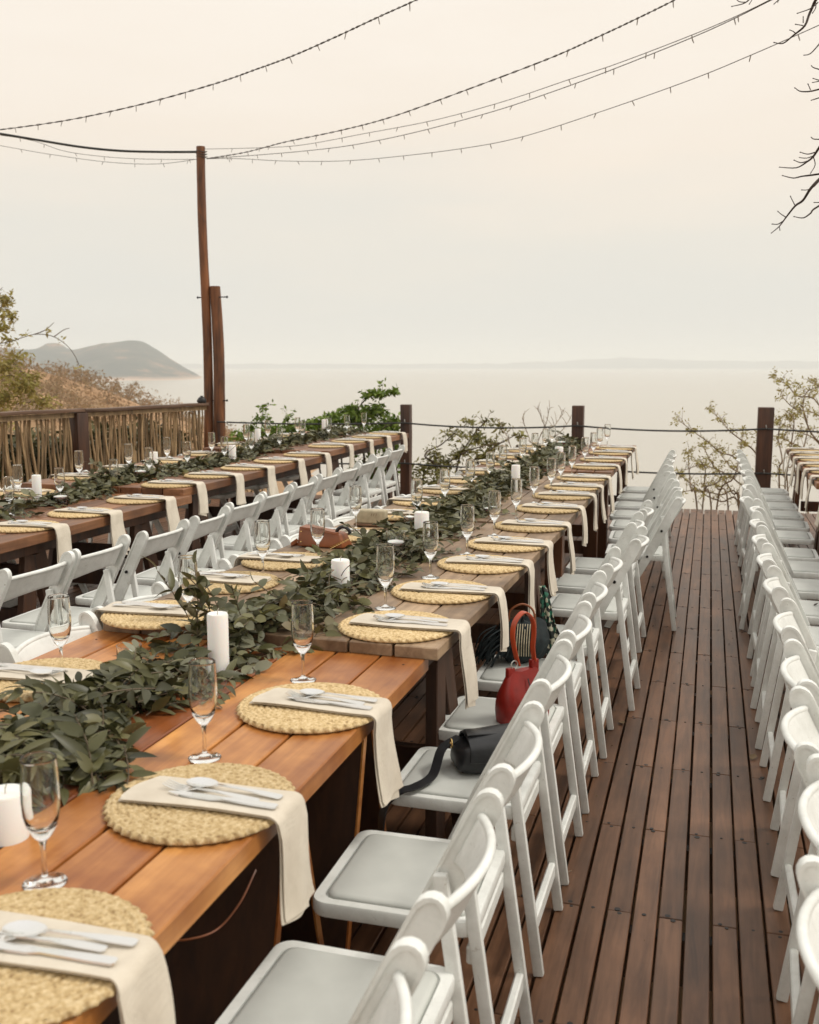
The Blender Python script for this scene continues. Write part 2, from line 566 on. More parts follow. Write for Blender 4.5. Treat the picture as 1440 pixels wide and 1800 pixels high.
M['scrub'] = island('dry_scrub', [(.29, .215, .145), (.40, .28, .185), (.33, .265, .155), (.45, .33, .225), (.27, .215, .14)], .9, .35, pos=(.03, (.62, .66, .58), (1.15, .98, .85)))

def ground():
    mt, t, b = newmat('dry_hillside_soil')
    tcn = N(t, 'ShaderNodeTexCoord')
    n = N(t, 'ShaderNodeTexNoise', Scale=.05, Detail=10.0, Roughness=.65)
    t.links.new(tcn.outputs['Object'], n.inputs['Vector'])
    r_ = ramp(t, [(.3, (.22, .15, .08)), (.5, (.42, .25, .13)), (.7, (.52, .33, .19))])
    t.links.new(n.outputs['Fac'], r_.inputs[0])
    t.links.new(r_.outputs[0], b.inputs['Base Color'])
    b.inputs['Roughness'].default_value = .95
    return mt
def farhill():
    mt, t, b = newmat('wooded_headland')
    tcn = N(t, 'ShaderNodeTexCoord')
    n = N(t, 'ShaderNodeTexNoise', Scale=.006, Detail=12.0, Roughness=.75)
    t.links.new(tcn.outputs['Object'], n.inputs['Vector'])
    r_ = ramp(t, [(.40, (.02, .035, .035)), (.53, (.06, .07, .06)), (.64, (.34, .19, .12))])
    t.links.new(n.outputs['Fac'], r_.inputs[0])
    sp = N(t, 'ShaderNodeSeparateXYZ')
    t.links.new(tcn.outputs['Object'], sp.inputs[0])
    mr = N(t, 'ShaderNodeMapRange')
    mr.inputs['From Min'].default_value, mr.inputs['From Max'].default_value = -30, -22
    t.links.new(sp.outputs['Z'], mr.inputs['Value'])
    mm = N(t, 'ShaderNodeMix', data_type='RGBA')
    mm.inputs['A'].default_value = (.50, .36, .27, 1)
    t.links.new(mr.outputs[0], mm.inputs['Factor'])
    t.links.new(r_.outputs[0], mm.inputs['B'])
    t.links.new(mm.outputs['Result'], b.inputs['Base Color'])
    b.inputs['Roughness'].default_value = .95
    return mt
def water():
    mt, t, b = newmat('silty_lake_water')
    tcn = N(t, 'ShaderNodeTexCoord')
    b.inputs['Base Color'].default_value = (.43, .395, .33, 1)
    b.inputs['Roughness'].default_value = .22
    b.inputs['IOR'].default_value = 1.33
    n = N(t, 'ShaderNodeTexNoise', Scale=.5, Detail=6.0, Roughness=.6)
    t.links.new(tcn.outputs['Object'], n.inputs['Vector'])
    bp = N(t, 'ShaderNodeBump', Strength=.25, Distance=.12)
    t.links.new(n.outputs['Fac'], bp.inputs['Height'])
    t.links.new(bp.outputs[0], b.inputs['Normal'])
    return mt
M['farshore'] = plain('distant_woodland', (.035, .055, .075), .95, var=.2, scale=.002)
M['ground'], M['farhill'], M['water'] = ground(), farhill(), water()

# ================================================================== SETTING: lake, hills
LAKE = -30.0
def grid_sheet(name, mat, r0=0):
    mb = MB()
    L = 26000
    n = 24
    xs = [-L + 2*L*i/n for i in range(n+1)]
    vs = [(x, y, LAKE) for y in xs for x in xs]
    fs = [(j*(n+1)+i, j*(n+1)+i+1, (j+1)*(n+1)+i+1, (j+1)*(n+1)+i) for j in range(n) for i in range(n)]
    mb.add(vs, fs)
    return mb.build(name, mat, smooth=False)
tag(grid_sheet('water', M['water']), 'pale hazy lake stretching to the horizon', kind='structure')

RIDGE = [(-75, .10, 110), (-60, .075, 118), (-45, .036, 130), (-37.8, .008, 150), (-34.8, -.026, 190), (-31.5, -.046, 225), (-29, -.054, 270), (-27.4, -.0565, 400), (-26.3, -.0585, 530)]
RP = []
for az, te, d in RIDGE:
    RP.append(Vector((math.sin(R(az))*d, math.cos(R(az))*d, te*d + 1.56)))
def seg_near(p):
    best = None
    for i in range(len(RP)-1):
        a, b = RP[i], RP[i+1]
        ab = Vector((b.x-a.x, b.y-a.y))
        t = max(0, min(1, Vector((p[0]-a.x, p[1]-a.y)).dot(ab)/ab.length_squared))
        q = a.lerp(b, t)
        d = math.hypot(p[0]-q.x, p[1]-q.y)
        if best is None or d < best[0]: best = (d, q.z)
    return best
def smax(a, b, k=6.0):
    h = max(0, k-abs(a-b))/k
    return max(a, b) + h*h*k*.25
def height(x, y):
    h1 = -1.5 - .50*max(0, y-11.9) - .16*max(0, abs(x)-14)
    if y < 0: h1 = -1.5 - .06*max(0, abs(x)-14)
    d, z = seg_near((x, y))
    h2 = z - .40*d*(1 + .15*math.sin(x*.05+y*.03))
    h = smax(max(h1, -44), h2)
    r = math.hypot(x, y)
    if r > 22:
        h += noise.fractal(Vector((x*.03, y*.03, .5)), 1.0, 2.0, 4)*min(2.2, (r-22)*.05)
    return max(h, -44)
mb = MB()
NA, rs = 200, []
r = 0.0
rs = [0.0]
r = 3.0
while r < 900:
    rs.append(r)
    r *= 1.07
    if r < 24: r = min(r, rs[-1] + 1.5)
vs = []
for r in rs:
    for k in range(NA):
        a = 2*PI*k/NA
        x, y = r*math.sin(a), r*math.cos(a)
        vs.append((x, y, height(x, y)))
fs = []
for i in range(1, len(rs)-1):
    for k in range(NA):
        fs.append((i*NA+k, i*NA+(k+1) % NA, (i+1)*NA+(k+1) % NA, (i+1)*NA+k)[::-1])
mb.add(vs, fs)
n0 = len(mb.v)
mb.v.append((0, 0, -1.5))
for k in range(NA): mb.f.append((n0, NA+(k+1) % NA, NA+k)[::-1])
tag(mb.build('hillside', M['ground'], angle=180), 'dry brown hillside sloping down to the lake', kind='structure')

def hill_strip(name, mat, pts, depth, base, label, seed, rough=6):
    """a hill seen from afar: its ridge through the given points, flanks falling to the water on both sides"""
    mb = MB()
    P = bez(pts, 14)
    rows = []
    n = 16
    for j in range(-n, n+1):
        t = j/n
        row = []
        for i, p in enumerate(P):
            d = Vector((p.x, p.y)).normalized()
            q = Vector((p.x + d.x*depth*t, p.y + d.y*depth*t))
            hh = (p.z - base)*(1 - abs(t))**.9
            hh += noise.fractal(Vector((q.x*.004, q.y*.004, seed)), 1.0, 2.0, 5)*rough*(1-abs(t))*min(1, max(0, (p.z-base))/30)
            row.append((q.x, q.y, base + hh))
        rows.append(row)
    vs = [v for r_ in rows for v in r_]
    w = len(P)
    fs = [(j*w+i, j*w+i+1, (j+1)*w+i+1, (j+1)*w+i) for j in range(2*n) for i in range(w-1)]
    mb.add(vs, fs)
    return tag(mb.build(name, mat, angle=180), label, kind='structure')
hd = 2650
hill_strip('headland', M['farhill'], [at_d(x, y, hd+dx) for x, y, dx in [(-700, 560, -700), (-300, 590, -300), (-60, 607, 0), (40, 612, 0), (95, 603, 200), (130, 614, 100), (185, 602, 0), (240, 600, 0), (268, 610, 0), (300, 630, 0), (325, 645, 0), (346, 657, 0), (362, 668, 0)]],
           520, LAKE-8, 'hazy grey headland with a pale shoreline behind the tall pole', 3.1, 10)
fd = 9300
hill_strip('far_shore', M['farshore'], [at_d(x, y, fd) for x, y in [(-900, 637), (-400, 638), (100, 638), (450, 640), (700, 640), (820, 639), (930, 637), (1010, 634), (1090, 629), (1150, 631), (1230, 634), (1400, 635), (1800, 633), (2400, 631), (3000, 634)]],
           500, LAKE-10, 'faint blue far shore along the horizon', 9.0, 10)

# dry scrub on the spur
random.seed(5)
def leafball(mb, c, rx, rz, n, s, tri=True, elong=1.0, droop=0, shell=.35):
    for _ in range(n):
        u = Vector((random.gauss(0, 1), random.gauss(0, 1), random.gauss(0, 1))).normalized()
        rr = shell + (1-shell)*random.random()
        p = Vector(c) + Vector((u.x*rx*rr, u.y*rx*rr, u.z*rz*rr))
        a = Vector((random.gauss(0, 1), random.gauss(0, 1), random.gauss(0, .7)-droop)).normalized()
        b = a.cross(Vector((random.gauss(0, 1), random.gauss(0, 1), random.gauss(0, 1)))).normalized()
        k = s*random.uniform(.6, 1.35)
        if tri: mb.add([p, p+a*k*elong+b*k*.35, p+a*k*elong-b*k*.35], [(0, 1, 2)])
        else: mb.add([p, p+a*k*.5*elong+b*k*.3, p+a*k*elong, p+a*k*.5*elong-b*k*.3], [(0, 1, 2, 3)])
mb = MB()
cnt = 0
while cnt < 2500:
    az = R(random.uniform(-52, -24.5))
    d = random.uniform(95, 330) if random.random() < .85 else random.uniform(45, 520)
    x, y = math.sin(az)*d, math.cos(az)*d
    h = height(x, y)
    if h < LAKE + .6: continue
    rr = random.uniform(.9, 2.4)
    leafball(mb, (x, y, h+rr*.5), rr, rr*.75, 56, .33)
    cnt += 1
o = mb.build('scrub', M['scrub'], smooth=False)
tag(o, 'dry brown scrub covering the hillside behind the stick fence', kind='stuff')

# ------------------------------------------------------------------ trees / shrubs
def branch(mb, pts, r0, r1, n=5, k=5):
    P = bez(pts, k)
    mb.tube(P, [r0 + (r1-r0)*i/(len(P)-1) for i in range(len(P))], n)
    return P
def bare_scrub_tree(x, y, dist, H, label, seed):
    random.seed(seed)
    p = at_d(x, y, dist)
    g = height(p.x, p.y)
    root = empty('scrub_tree', (p.x, p.y, g-.3), label=label, cat='tree', group='bare trees on the hillside ridge')
    tr, cr_ = MB(), MB()
    tr.tube([(0, 0, 0), (.1, 0, H*.3), (0, .1, H*.55)], [.28, .22, .14], 6)
    for k in range(16):
        a = 2*PI*k/16 + random.random()
        e = Vector((math.cos(a)*H*.5*random.uniform(.5, 1), math.sin(a)*H*.5*random.uniform(.5, 1), H*random.uniform(.6, 1)))
        P = bez([(0, 0, H*.35), tuple(e*.5 + Vector((0, 0, H*.22))), tuple(e)], 4)
        tr.tube(P, [.12*(1-i/len(P))+.02 for i in range(len(P))], 4)
        leafball(cr_, e, H*.16, H*.12, 60, .22, shell=.1)
    tr.build('trunk', M['palebark'], root)
    tag(cr_.build('crown', M['scrub'], root, smooth=False), kind='stuff')
bare_scrub_tree(222, 706, 214, 6.2, 'round bare grey tree on the brown ridge, left of the tall pole', 1)
bare_scrub_tree(268, 712, 235, 4.6, 'small bare tree low on the ridge, right of the bigger grey one', 2)
bare_scrub_tree(150, 690, 200, 4.2, 'low bare tree midway along the brown ridge above the fence', 4)

def shrub(name, label, cat, Y, blobs, mat, stems, leaf, n_per, elong=1.6, stemmat='bark', twigs=None, group=None, dy=.25, rs=(.02, .006)):
    base = at_y(stems[0][0][0], stems[0][0][1], Y)
    g = min(height(base.x, base.y), -1.3)
    root = empty(name, (base.x, base.y, g-.1), label=label, cat=cat, group=group)
    o = Vector((base.x, base.y, g-.1))
    mbs, mbl = MB(), MB()
    for st in stems:
        P = [at_y(x, y, Y + random.uniform(-dy, dy)*(i > 0)) - o for i, (x, y) in enumerate(st)]
        P = [Vector((P[0].x*.6, P[0].y*.6, 0))] + P
        branch(mbs, P, rs[0], rs[1])
        for q in bez(P, 4)[4:]:
            for _ in range(1):
                e = q + Vector((random.uniform(-.1, .1), random.uniform(-.1, .1), random.uniform(.02, .14)))
                mbs.tube([q, (q+e)/2+Vector((0, 0, .02)), e], [.004, .003, .002], 3)
                if n_per: leafball(mbl, e, .045, .04, 5, leaf*.8, False, elong)
    for (x, y, wx, wy) in blobs:
        c = at_y(x, y, Y + random.uniform(-dy, dy)) - o
        s = (Y*1.05)/FPX
        vol = wx*wy
        leafball(mbl, c, wx*s, wy*s, int(n_per*vol/100)+6, leaf, False, elong, .2, shell=.1)
    mbs.build('branch', M[stemmat], root)
    if mbl.v: tag(mbl.build('foliage', M[mat], root, smooth=False), kind='stuff')
    return root
random.seed(11)
shrub('leafy_shrub', 'bright green leafy shrub rising behind the far end of the left table', 'shrub', 13.2,
      [(690, 688, 14, 6), (664, 692, 24, 8), (645, 694, 8, 6), (660, 722, 26, 15), (618, 724, 30, 15), (632, 735, 34, 18), (688, 742, 20, 18), (588, 734, 22, 14), (562, 742, 20, 10), (545, 750, 40, 12), (500, 757, 45, 14),
       (675, 760, 30, 25), (640, 775, 50, 26), (580, 780, 60, 24), (520, 790, 60, 24), (690, 800, 22, 40), (650, 830, 40, 30)],
      'green', [[(640, 800), (625, 740), (640, 705), (672, 690)], [(600, 800), (585, 750)], [(660, 800), (690, 745)], [(560, 810), (520, 760)]], .060, 80, 1.3)
shrub('slender_shrub', 'thin upright green seedling shrub left of the leafy one, behind the rope', 'shrub', 13.0,
      [(463, 718, 8, 5), (455, 735, 8, 7), (470, 738, 9, 9), (506, 735, 8, 9), (440, 752, 14, 7), (430, 768, 40, 14), (470, 760, 30, 14), (420, 790, 35, 20)], 'green',
      [[(460, 800), (460, 760), (463, 716)], [(505, 800), (506, 735)], [(440, 800), (438, 752)], [(470, 800), (471, 735)]], .05, 44, 1.4, rs=(.012, .004))
shrub('olive_shrub', 'olive green shrub with slanting branches between the two rope posts', 'shrub', 13.4,
      [(822, 742, 12, 10), (855, 742, 18, 9), (800, 762, 20, 12), (836, 770, 30, 18), (866, 780, 22, 14), (880, 750, 10, 10), (912, 765, 10, 9), (812, 795, 28, 16), (762, 798, 16, 10), (780, 815, 40, 18), (745, 825, 28, 18), (850, 800, 26, 14),
       (770, 850, 40, 25), (730, 860, 30, 30), (790, 880, 40, 30)],
      'olive', [[(770, 850), (747, 801), (775, 782), (801, 760)], [(740, 860), (783, 817), (830, 790), (887, 777)], [(800, 850), (822, 780), (856, 738)], [(820, 850), (850, 800), (905, 765)]], .045, 30, 1.9, rs=(.020, .006))
shrub('twiggy_shrub', 'leafless twiggy grey shrub left of the middle rope post', 'shrub', 13.0, [], 'olive',
      [[(930, 840), (935, 790), (925, 755), (918, 735)], [(935, 840), (945, 780), (960, 745), (966, 716)], [(935, 840), (950, 790), (985, 760), (1003, 735)], [(930, 840), (960, 770), (952, 735), (945, 718)],
       [(940, 840), (970, 780), (975, 750), (992, 725)], [(925, 840), (900, 790), (893, 770), (880, 745)]], .05, 0, stemmat='palebark', rs=(.009, .003))
random.seed(21)
RB = [[(1300, 900), (1268, 882), (1240, 870), (1202, 840), (1190, 832)], [(1330, 870), (1294, 807), (1267, 796), (1245, 777), (1218, 758), (1194, 739)],
      [(1345, 880), (1332, 804), (1307, 777), (1283, 758), (1267, 739), (1246, 718)], [(1300, 895), (1288, 867), (1267, 834), (1250, 812), (1237, 785)],
      [(1320, 890), (1300, 850), (1262, 826), (1232, 818), (1205, 826)], [(1250, 890), (1238, 862), (1240, 825), (1232, 812)], [(1260, 892), (1290, 840), (1300, 800), (1306, 760)],
      [(1330, 880), (1310, 838), (1285, 822), (1262, 790)], [(1225, 890), (1215, 860), (1210, 800), (1213, 795)], [(1280, 892), (1262, 860), (1255, 850), (1232, 850)],
      [(1235, 892), (1258, 850), (1285, 838)], [(1300, 890), (1265, 870), (1222, 862), (1196, 866)]]
BL = [(x + random.uniform(-8, 8), y + random.uniform(-6, 6), random.uniform(3, 6), random.uniform(2, 4)) for st in RB for (x, y) in st[2:] for _ in range(3)]
shrub('spindly_shrub', 'spindly shrub of arching bare branches with yellow green tips beyond the aisle end', 'shrub', 13.2,
      BL + [(1213, 793, 8, 4), (1262, 788, 12, 6), (1275, 810, 10, 5), (1237, 785, 7, 5), (1218, 758, 9, 6), (1305, 780, 9, 6), (1330, 760, 6, 12)], 'lime', RB, .026, 34, 1.9, stemmat='palebark', rs=(.014, .004), dy=.4)
RC = [[(1470, 860), (1450, 780), (1440, 731), (1397, 718), (1372, 693)], [(1480, 840), (1440, 712), (1402, 696), (1383, 676), (1364, 667)], [(1480, 860), (1440, 780), (1402, 758), (1362, 739)],
      [(1400, 860), (1390, 800), (1396, 740), (1385, 725)], [(1370, 860), (1375, 810), (1368, 770), (1372, 745)], [(1470, 850), (1425, 760), (1412, 720), (1418, 690), (1440, 680)], [(1470, 860), (1430, 800), (1395, 780), (1375, 770)],
      [(1420, 860), (1412, 800), (1420, 750), (1409, 712)], [(1490, 850), (1450, 700), (1425, 672)], [(1385, 862), (1380, 840), (1366, 830)], [(1380, 860), (1392, 820), (1405, 790)]]
BL = [(x + random.uniform(-9, 9), y + random.uniform(-8, 8), random.uniform(3, 7), random.uniform(3, 5)) for st in RC for (x, y) in st[2:] for _ in range(4)]
shrub('branching_shrub', 'tall thin shrub with yellow green leaf tufts, right of the right rope post', 'shrub', 13.4,
      BL + [(1372, 668, 8, 5), (1400, 675, 10, 6), (1435, 690, 10, 6), (1400, 730, 14, 6), (1385, 750, 10, 8)], 'lime', RC, .026, 36, 1.9, stemmat='palebark', rs=(.014, .004), dy=.5)

# tree at the left edge
random.seed(31)
tp = at_y(-90, 760, 12.6)
root = empty('slope_tree', (tp.x, tp.y, -1.6), label='yellow green tree leaning in at the left edge behind the fence', cat='tree')
tm, lm = MB(), MB()
o3 = Vector((tp.x, tp.y, -1.6))
def lp(x, y, dy=0): return at_y(x, y, 12.6+dy) - o3
for st in ([(-90, 850), (-80, 700), (-60, 620), (-20, 570), (10, 530)], [(-80, 700), (-30, 680), (20, 660), (60, 690)], [(-60, 640), (-20, 610), (20, 600), (60, 588), (95, 592), (125, 615), (142, 648)],
           [(-80, 720), (-20, 700), (30, 710), (80, 700)], [(-60, 620), (-40, 560), (-10, 520), (5, 505)], [(60, 588), (80, 580), (95, 567)], [(-80, 700), (10, 640), (40, 655), (70, 680)], [(95, 592), (112, 580), (122, 577)]):
    P = [lp(x, y, random.uniform(-.3, .3)) for x, y in st]
    thick = .09 if st[0][1] == 850 else (.008 if st[0][0] > -70 or st[-1][0] > 130 else .025)
    branch(tm, P, thick, .004)
for (x, y, wx, wy, n) in [(8, 528, 20, 22, 420), (20, 555, 18, 12, 220), (5, 575, 22, 14, 260), (-15, 545, 30, 30, 420), (15, 598, 16, 8, 100), (45, 588, 10, 5, 26), (85, 580, 12, 8, 14), (110, 600, 12, 8, 14), (138, 645, 6, 6, 8),
                          (10, 645, 40, 30, 700), (40, 680, 40, 28, 1100), (5, 700, 40, 30, 1100), (75, 705, 30, 16, 420), (-30, 660, 50, 50, 1000), (-20, 740, 60, 30, 800), (60, 660, 22, 14, 160), (30, 625, 30, 12, 160)]:
    c = lp(x, y, random.uniform(-.4, .4))
    s = 12.6*1.1/FPX
    leafball(lm, c, wx*s, wy*s, int(n*.5), .045, False, 1.7, .2, shell=.1)
tm.build('trunk', M['bark'], root)
tag(lm.build('crown', M['lime'], root, smooth=False), kind='stuff')

# ground cover just behind the deck edge
random.seed(41)
mb = MB()
for _ in range(260):
    x = random.uniform(-6.5, -1.9) if random.random() < .8 else random.uniform(1.5, 4)
    y = random.uniform(12.2, 15.5)
    leafball(mb, (x, y, height(x, y)+.25), .45, .38, 60, .07, False, 1.5, .1, shell=.1)
mb2 = MB()
for _ in range(420):
    t_ = random.uniform(-.05, 1.15)
    x, y = -5.98 + (-1.12-5.98+5.98)*t_, 11.5 - 4.8*t_
    x -= random.uniform(.30, .8)
    leafball(mb2, (x, y, random.uniform(-.4, .72)), .26, .24, 60, .085, False, 1.5, .1, shell=.1)
tag(mb2.build('gap_darkening_hedge', M['leaf_dark'], smooth=False), 'dark dense shrubbery added close behind the stick fence to darken its gaps', kind='stuff')  # leaf mass added behind the sticks so their gaps look shaded
tag(mb.build('undergrowth', M['olive'], smooth=False), 'low green undergrowth on the slope just below the deck edge', kind='stuff')

# ================================================================== DECK
DECK = tag(empty('deck'), 'brown hardwood deck of narrow boards', kind='structure')
PITCH, X0 = .073, .063
BW, BT = .0650, .044
def left_limit(y):               # the fence line
    return -5.9 - (11.55 - y)*.0 if y > 11.5 else -5.9 - (11.55-y)*.30
Y_END = 11.5
random.seed(3)
plank_cache = {}
def plank_mesh(L):
    k = round(L, 3)
    if k not in plank_cache:
        b = MB()
        b.box((0, 0, -BT/2), (BW, L-.004, BT))
        plank_cache[k] = b.mesh('plank', M['deck'], bevel=.002, seg=1, angle=30)
    return plank_cache[k]
rest, nails = MB(), MB()
SEAM = 2.82
JP = .562
nn = 0
for c in range(-96, 42):
    xc = X0 + PITCH*(c+.5)
    off = SEAM if c % 2 == 0 else SEAM + JP
    seams = [off + 2*JP*k for k in range(-5, 12)]
    ys = [-.6] + [s_ for s_ in seams if -.5 < s_ < Y_END-.15] + [Y_END + random.uniform(-.006, .006)]
    wob = random.uniform(-.0018, .0018)
    for a, b_ in zip(ys[:-1], ys[1:]):
        if xc < left_limit((a+b_)/2): continue
        ztop = random.uniform(-.0018, 0)
        part = -.85 < xc < .42 and nn < 296 and a > .7
        if part:
            o = link('plank', plank_mesh(b_-a), DECK, (xc+wob, (a+b_)/2, ztop), (0, 0, random.uniform(-.0009, .0009)))
            nn += 1
        else:
            rest.box((xc+wob, (a+b_)/2, ztop-BT/2), (BW, b_-a-.004, BT))
    if -1.3 < xc < 1.0:
        for j in range(-2, 16):
            yj = SEAM + JP*j
            if not .6 < yj < Y_END-.05: continue
            seam = (j % 2 == 0) == (c % 2 == 0)
            for s_ in ((-.013, .013) if seam else (0,)):
                rr = random.uniform(.0035, .007) if not seam else random.uniform(.005, .0095)
                if random.random() < .12: continue
                nails.lathe([(rr, -.003), (rr, .0006), (0, .0008)], 7, (xc + random.uniform(-.012, .012), yj + s_*random.uniform(.6, 1.2), -.0005))
tag(rest.build('plank_field', M['deck'], DECK, bevel=0, smooth=False), kind='stuff')
tag(nails.build('nail', M['nail'], DECK, smooth=False), kind='stuff')
jm = MB()
jm.box((0, 0, 0), (10.0, .045, .14))
jme = jm.mesh('joist', M['joist'], smooth=False)
for j in range(-4, 16):
    yj = SEAM + JP*j
    if yj < Y_END-.02: link('joist', jme, DECK, (-2.0, yj, -BT-.076))
link('joist', jme, DECK, (-2.0, Y_END-.03, -BT-.076))
fm = MB()
for x in (-7.5, -5, -2.5, 0, 2.5):
    for y in (1, 6, 11.2): fm.box((x, y, -.95), (.14, .14, 1.56))
fm.build('deck_pile', M['joist'], DECK, smooth=False)

# ================================================================== POSTS, ROPES, POLES, FENCE
random.seed(8)
def post_mesh(w, z0, z1, name='rope_post'):
    b = MB()
    n = 5
    vs, fs = [], []
    for i in range(n+1):
        z = z0 + (z1-z0)*i/n
        for sx, sy in ((-1, -1), (1, -1), (1, 1), (-1, 1)):
            vs.append((sx*w/2 + random.uniform(-.003, .003), sy*w/2 + random.uniform(-.003, .003), z))
    for i in range(n):
        for k in range(4): fs.append((i*4+k, i*4+(k+1) % 4, (i+1)*4+(k+1) % 4, (i+1)*4+k))
    fs.append((3, 2, 1, 0))
    fs.append(tuple(n*4+k for k in range(4)))
    b.add(vs, fs)
    return b.mesh(name, M['post'], bevel=.006, angle=40)
PY = 11.62
posts = [(714, 711, .115, 'square dark rope post behind the last chair of the left table row'), (1017, 713, .13, 'square dark rope post rising behind the middle table end'), (1347, 716, .16, 'thick square dark rope post beside the right table, right end of aisle')]
POSTX = []
for x, yt, w, lab in posts:
    p = at_y(x, yt, PY)
    POSTX.append(p.x)
    t = empty('rope_post', (p.x, PY, -.9), label=lab, cat='post', group='dark posts along the deck edge')
    link('shaft', post_mesh(w, 0, p.z+.9, 'shaft'), t)
    for zz in (.885, .41):
        h = MB()
        h.tube(bez([(0, -w/2-.002, zz+.9+.03), (.004, -w/2-.02, zz+.9+.035), (.006, -w/2-.018, zz+.9+.0), (0, -w/2-.006, zz+.9-.006)], 4), .005, 6)
        h.build('hook', M['hook'], t)
p4 = at_y(395, 745, PY)
for zi, (za, lab) in enumerate([(.885, 'upper dark rope stretched between the deck edge posts'), (.41, 'lower dark rope stretched between the deck edge posts')]):
    xs = [-5.84] + POSTX + [3.6]
    pts = []
    for a, b_ in zip(xs[:-1], xs[1:]):
        for k in range(12):
            t = k/12
            sag = .04 if zi == 0 else .03
            z = za - 4*sag*t*(1-t)
            if zi == 0 and a == xs[0]: z = (.86 + (.885-.86)*t) - 4*.02*t*(1-t)
            pts.append((a+(b_-a)*t, PY-.095, z))
    pts.append((xs[-1], PY-.095, za))
    rm = MB()
    rm.tube(pts, .0095, 6)
    tag(rm.build('rope', M['rope']), lab, 'rope', 'ropes along the deck edge')
pe = empty('rope_post', (3.6, PY, -.9), label='square dark rope post outside the right edge of the picture', cat='post', group='dark posts along the deck edge')
link('shaft', post_mesh(.15, 0, 2.0, 'shaft'), pe)

def round_pole(name, label, base, top, r0, r1, seed, extra=None):
    random.seed(seed)
    root = empty(name, base, label=label, cat='pole')
    d = Vector(top) - Vector(base)
    b = MB()
    n, k = 40, 14
    vs, fs = [], []
    for i in range(n+1):
        t = i/n
        c = d*t + Vector((math.sin(t*9+seed)*.012, math.cos(t*7+seed)*.012, 0))
        for j in range(k):
            a = 2*PI*j/k
            r_ = (r0+(r1-r0)*t)*(1 + .07*noise.noise(Vector((math.cos(a)*1.2, math.sin(a)*1.2, t*9+seed))) + .03*noise.noise(Vector((math.cos(a)*3, math.sin(a)*3, t*30))))
            vs.append(c + Vector((math.cos(a)*r_, math.sin(a)*r_, 0)))
    for i in range(n):
        for j in range(k): fs.append((i*k+j, i*k+(j+1) % k, (i+1)*k+(j+1) % k, (i+1)*k+j))
    fs.append(tuple(n*k+j for j in range(k)))
    b.add(vs, fs)
    b.build('shaft', M['pole'], root, angle=50)
    return root
pA = at_y(354.5, 258, PY)
pB = at_y(366, 770, PY)
pole = round_pole('light_pole', 'tall thin brown pole carrying the string lights at the deck corner', (pB.x, PY, -1.2), (pA.x, PY, pA.z), .064, .052, 3)
for zz, dx in ((.0, 1),):
    pass
pC = at_y(377, 503, PY)
pD = at_y(387, 790, PY)
pole2 = round_pole('corner_pole', 'short thick brown pole standing right beside the tall thin one', (pD.x+.02, PY+.02, -1.2), (pC.x, PY+.02, pC.z), .083, .064, 7)
bm_ = MB()
for y_ in (523, 705):
    a = at_y(349, y_, PY)
    b2 = at_y(398, y_-1, PY)
    bm_.tube([(a.x-pD.x-.02, -.02, a.z+1.2), (b2.x-pD.x-.0, -.02, b2.z+1.2)], .007, 6)
    for q, s_ in ((a, -1), (b2, 1)):
        bm_.tube([(q.x-pD.x-.02+s_*.004, -.02, q.z+1.2), (q.x-pD.x-.02+s_*.016, -.02, q.z+1.2)], .015, 6)
bm_.build('through_bolt', M['bolt'], pole2)
hk = MB()
q = at_y(397, 743, PY-.1)
hk.tube(bez([(q.x-pD.x-.06, -.085, q.z+1.2), (q.x-pD.x-.03, -.12, q.z+1.2+.02), (q.x-pD.x+.02, -.115, q.z+1.2-.03), (q.x-pD.x+.06, -.11, q.z+1.2-.02)], 4), .006, 6)
hk.build('hook', M['hook'], pole2)
# round iron pot on the rail end
pt = at_y(355, 704, 11.42)
pm = MB()
pm.lathe([(.0, -.055), (.035, -.05), (.055, -.02), (.055, .01), (.04, .035), (.018, .045), (.02, .055), (.0, .058)], 20)
o = pm.build('iron_pot', M['pot'])
o.location = pt + Vector((0, 0, 0))
tag(o, 'small round black pot at the end of the fence rail beside the tall pole', 'pot')

# stick fence
random.seed(17)
FA = Vector((-5.98, 11.50))
FB = Vector((-6.67, 8.54)) + (Vector((-6.67, 8.54)) - FA)*.62
fence = empty('stick_fence', (FA.x, FA.y, 0), label='rustic fence of thin vertical sticks under a wooden rail, left of the poles', cat='fence')
fd_ = (FB - FA)
FL = fd_.length
fu = fd_.normalized()
ang = math.atan2(fu.y, fu.x) - PI/2
def fpt(s, off=0): return Vector((fu.x*s - fu.y*off, fu.y*s + fu.x*off, 0))
ry = {0: 1.06, FL: 1.10}
npost = [2.05, 4.1]
rails = [(0, 2.0), (2.0, 4.05), (4.05, FL)]
for i, (a, b_) in enumerate(rails):
    rmb = MB()
    L = b_-a
    n = 10
    vs, fs = [], []
    for k in range(n+1):
        y = -L/2 + L*k/n
        dz = random.uniform(-.004, .004)
        for sx, sz in ((-1, -1), (1, -1), (1, 1), (-1, 1)):
            vs.append((sx*.062, y, sz*.017 + dz))
    for k in range(n):
        for j in range(4): fs.append((k*4+j, (k+1)*4+j, (k+1)*4+(j+1) % 4, k*4+(j+1) % 4)[::-1])
    fs.append((0, 1, 2, 3)); fs.append((n*4+3, n*4+2, n*4+1, n*4))
    rmb.add(vs, fs)
    p = fpt((a+b_)/2)
    o = link('rail', rmb.mesh('rail', M['rail'], bevel=.004, merge=1e-5), fence, (p.x, p.y, 1.075 + (.006 if i == 1 else 0)), (0, 0, ang))
    rb = MB()
    rb.box((0, 0, 0), (.035, L-.02, .05))
    for zz in (1.02, .12):
        link('batten', rb.mesh('batten', M['stick'] if zz > 1 else M['rail'], smooth=False), fence, (p.x - fu.y*(.012 if zz > 1 else -.06), p.y+fu.x*(.012 if zz > 1 else -.06), zz+.012 if zz > 1 else zz), (0, 0, ang))
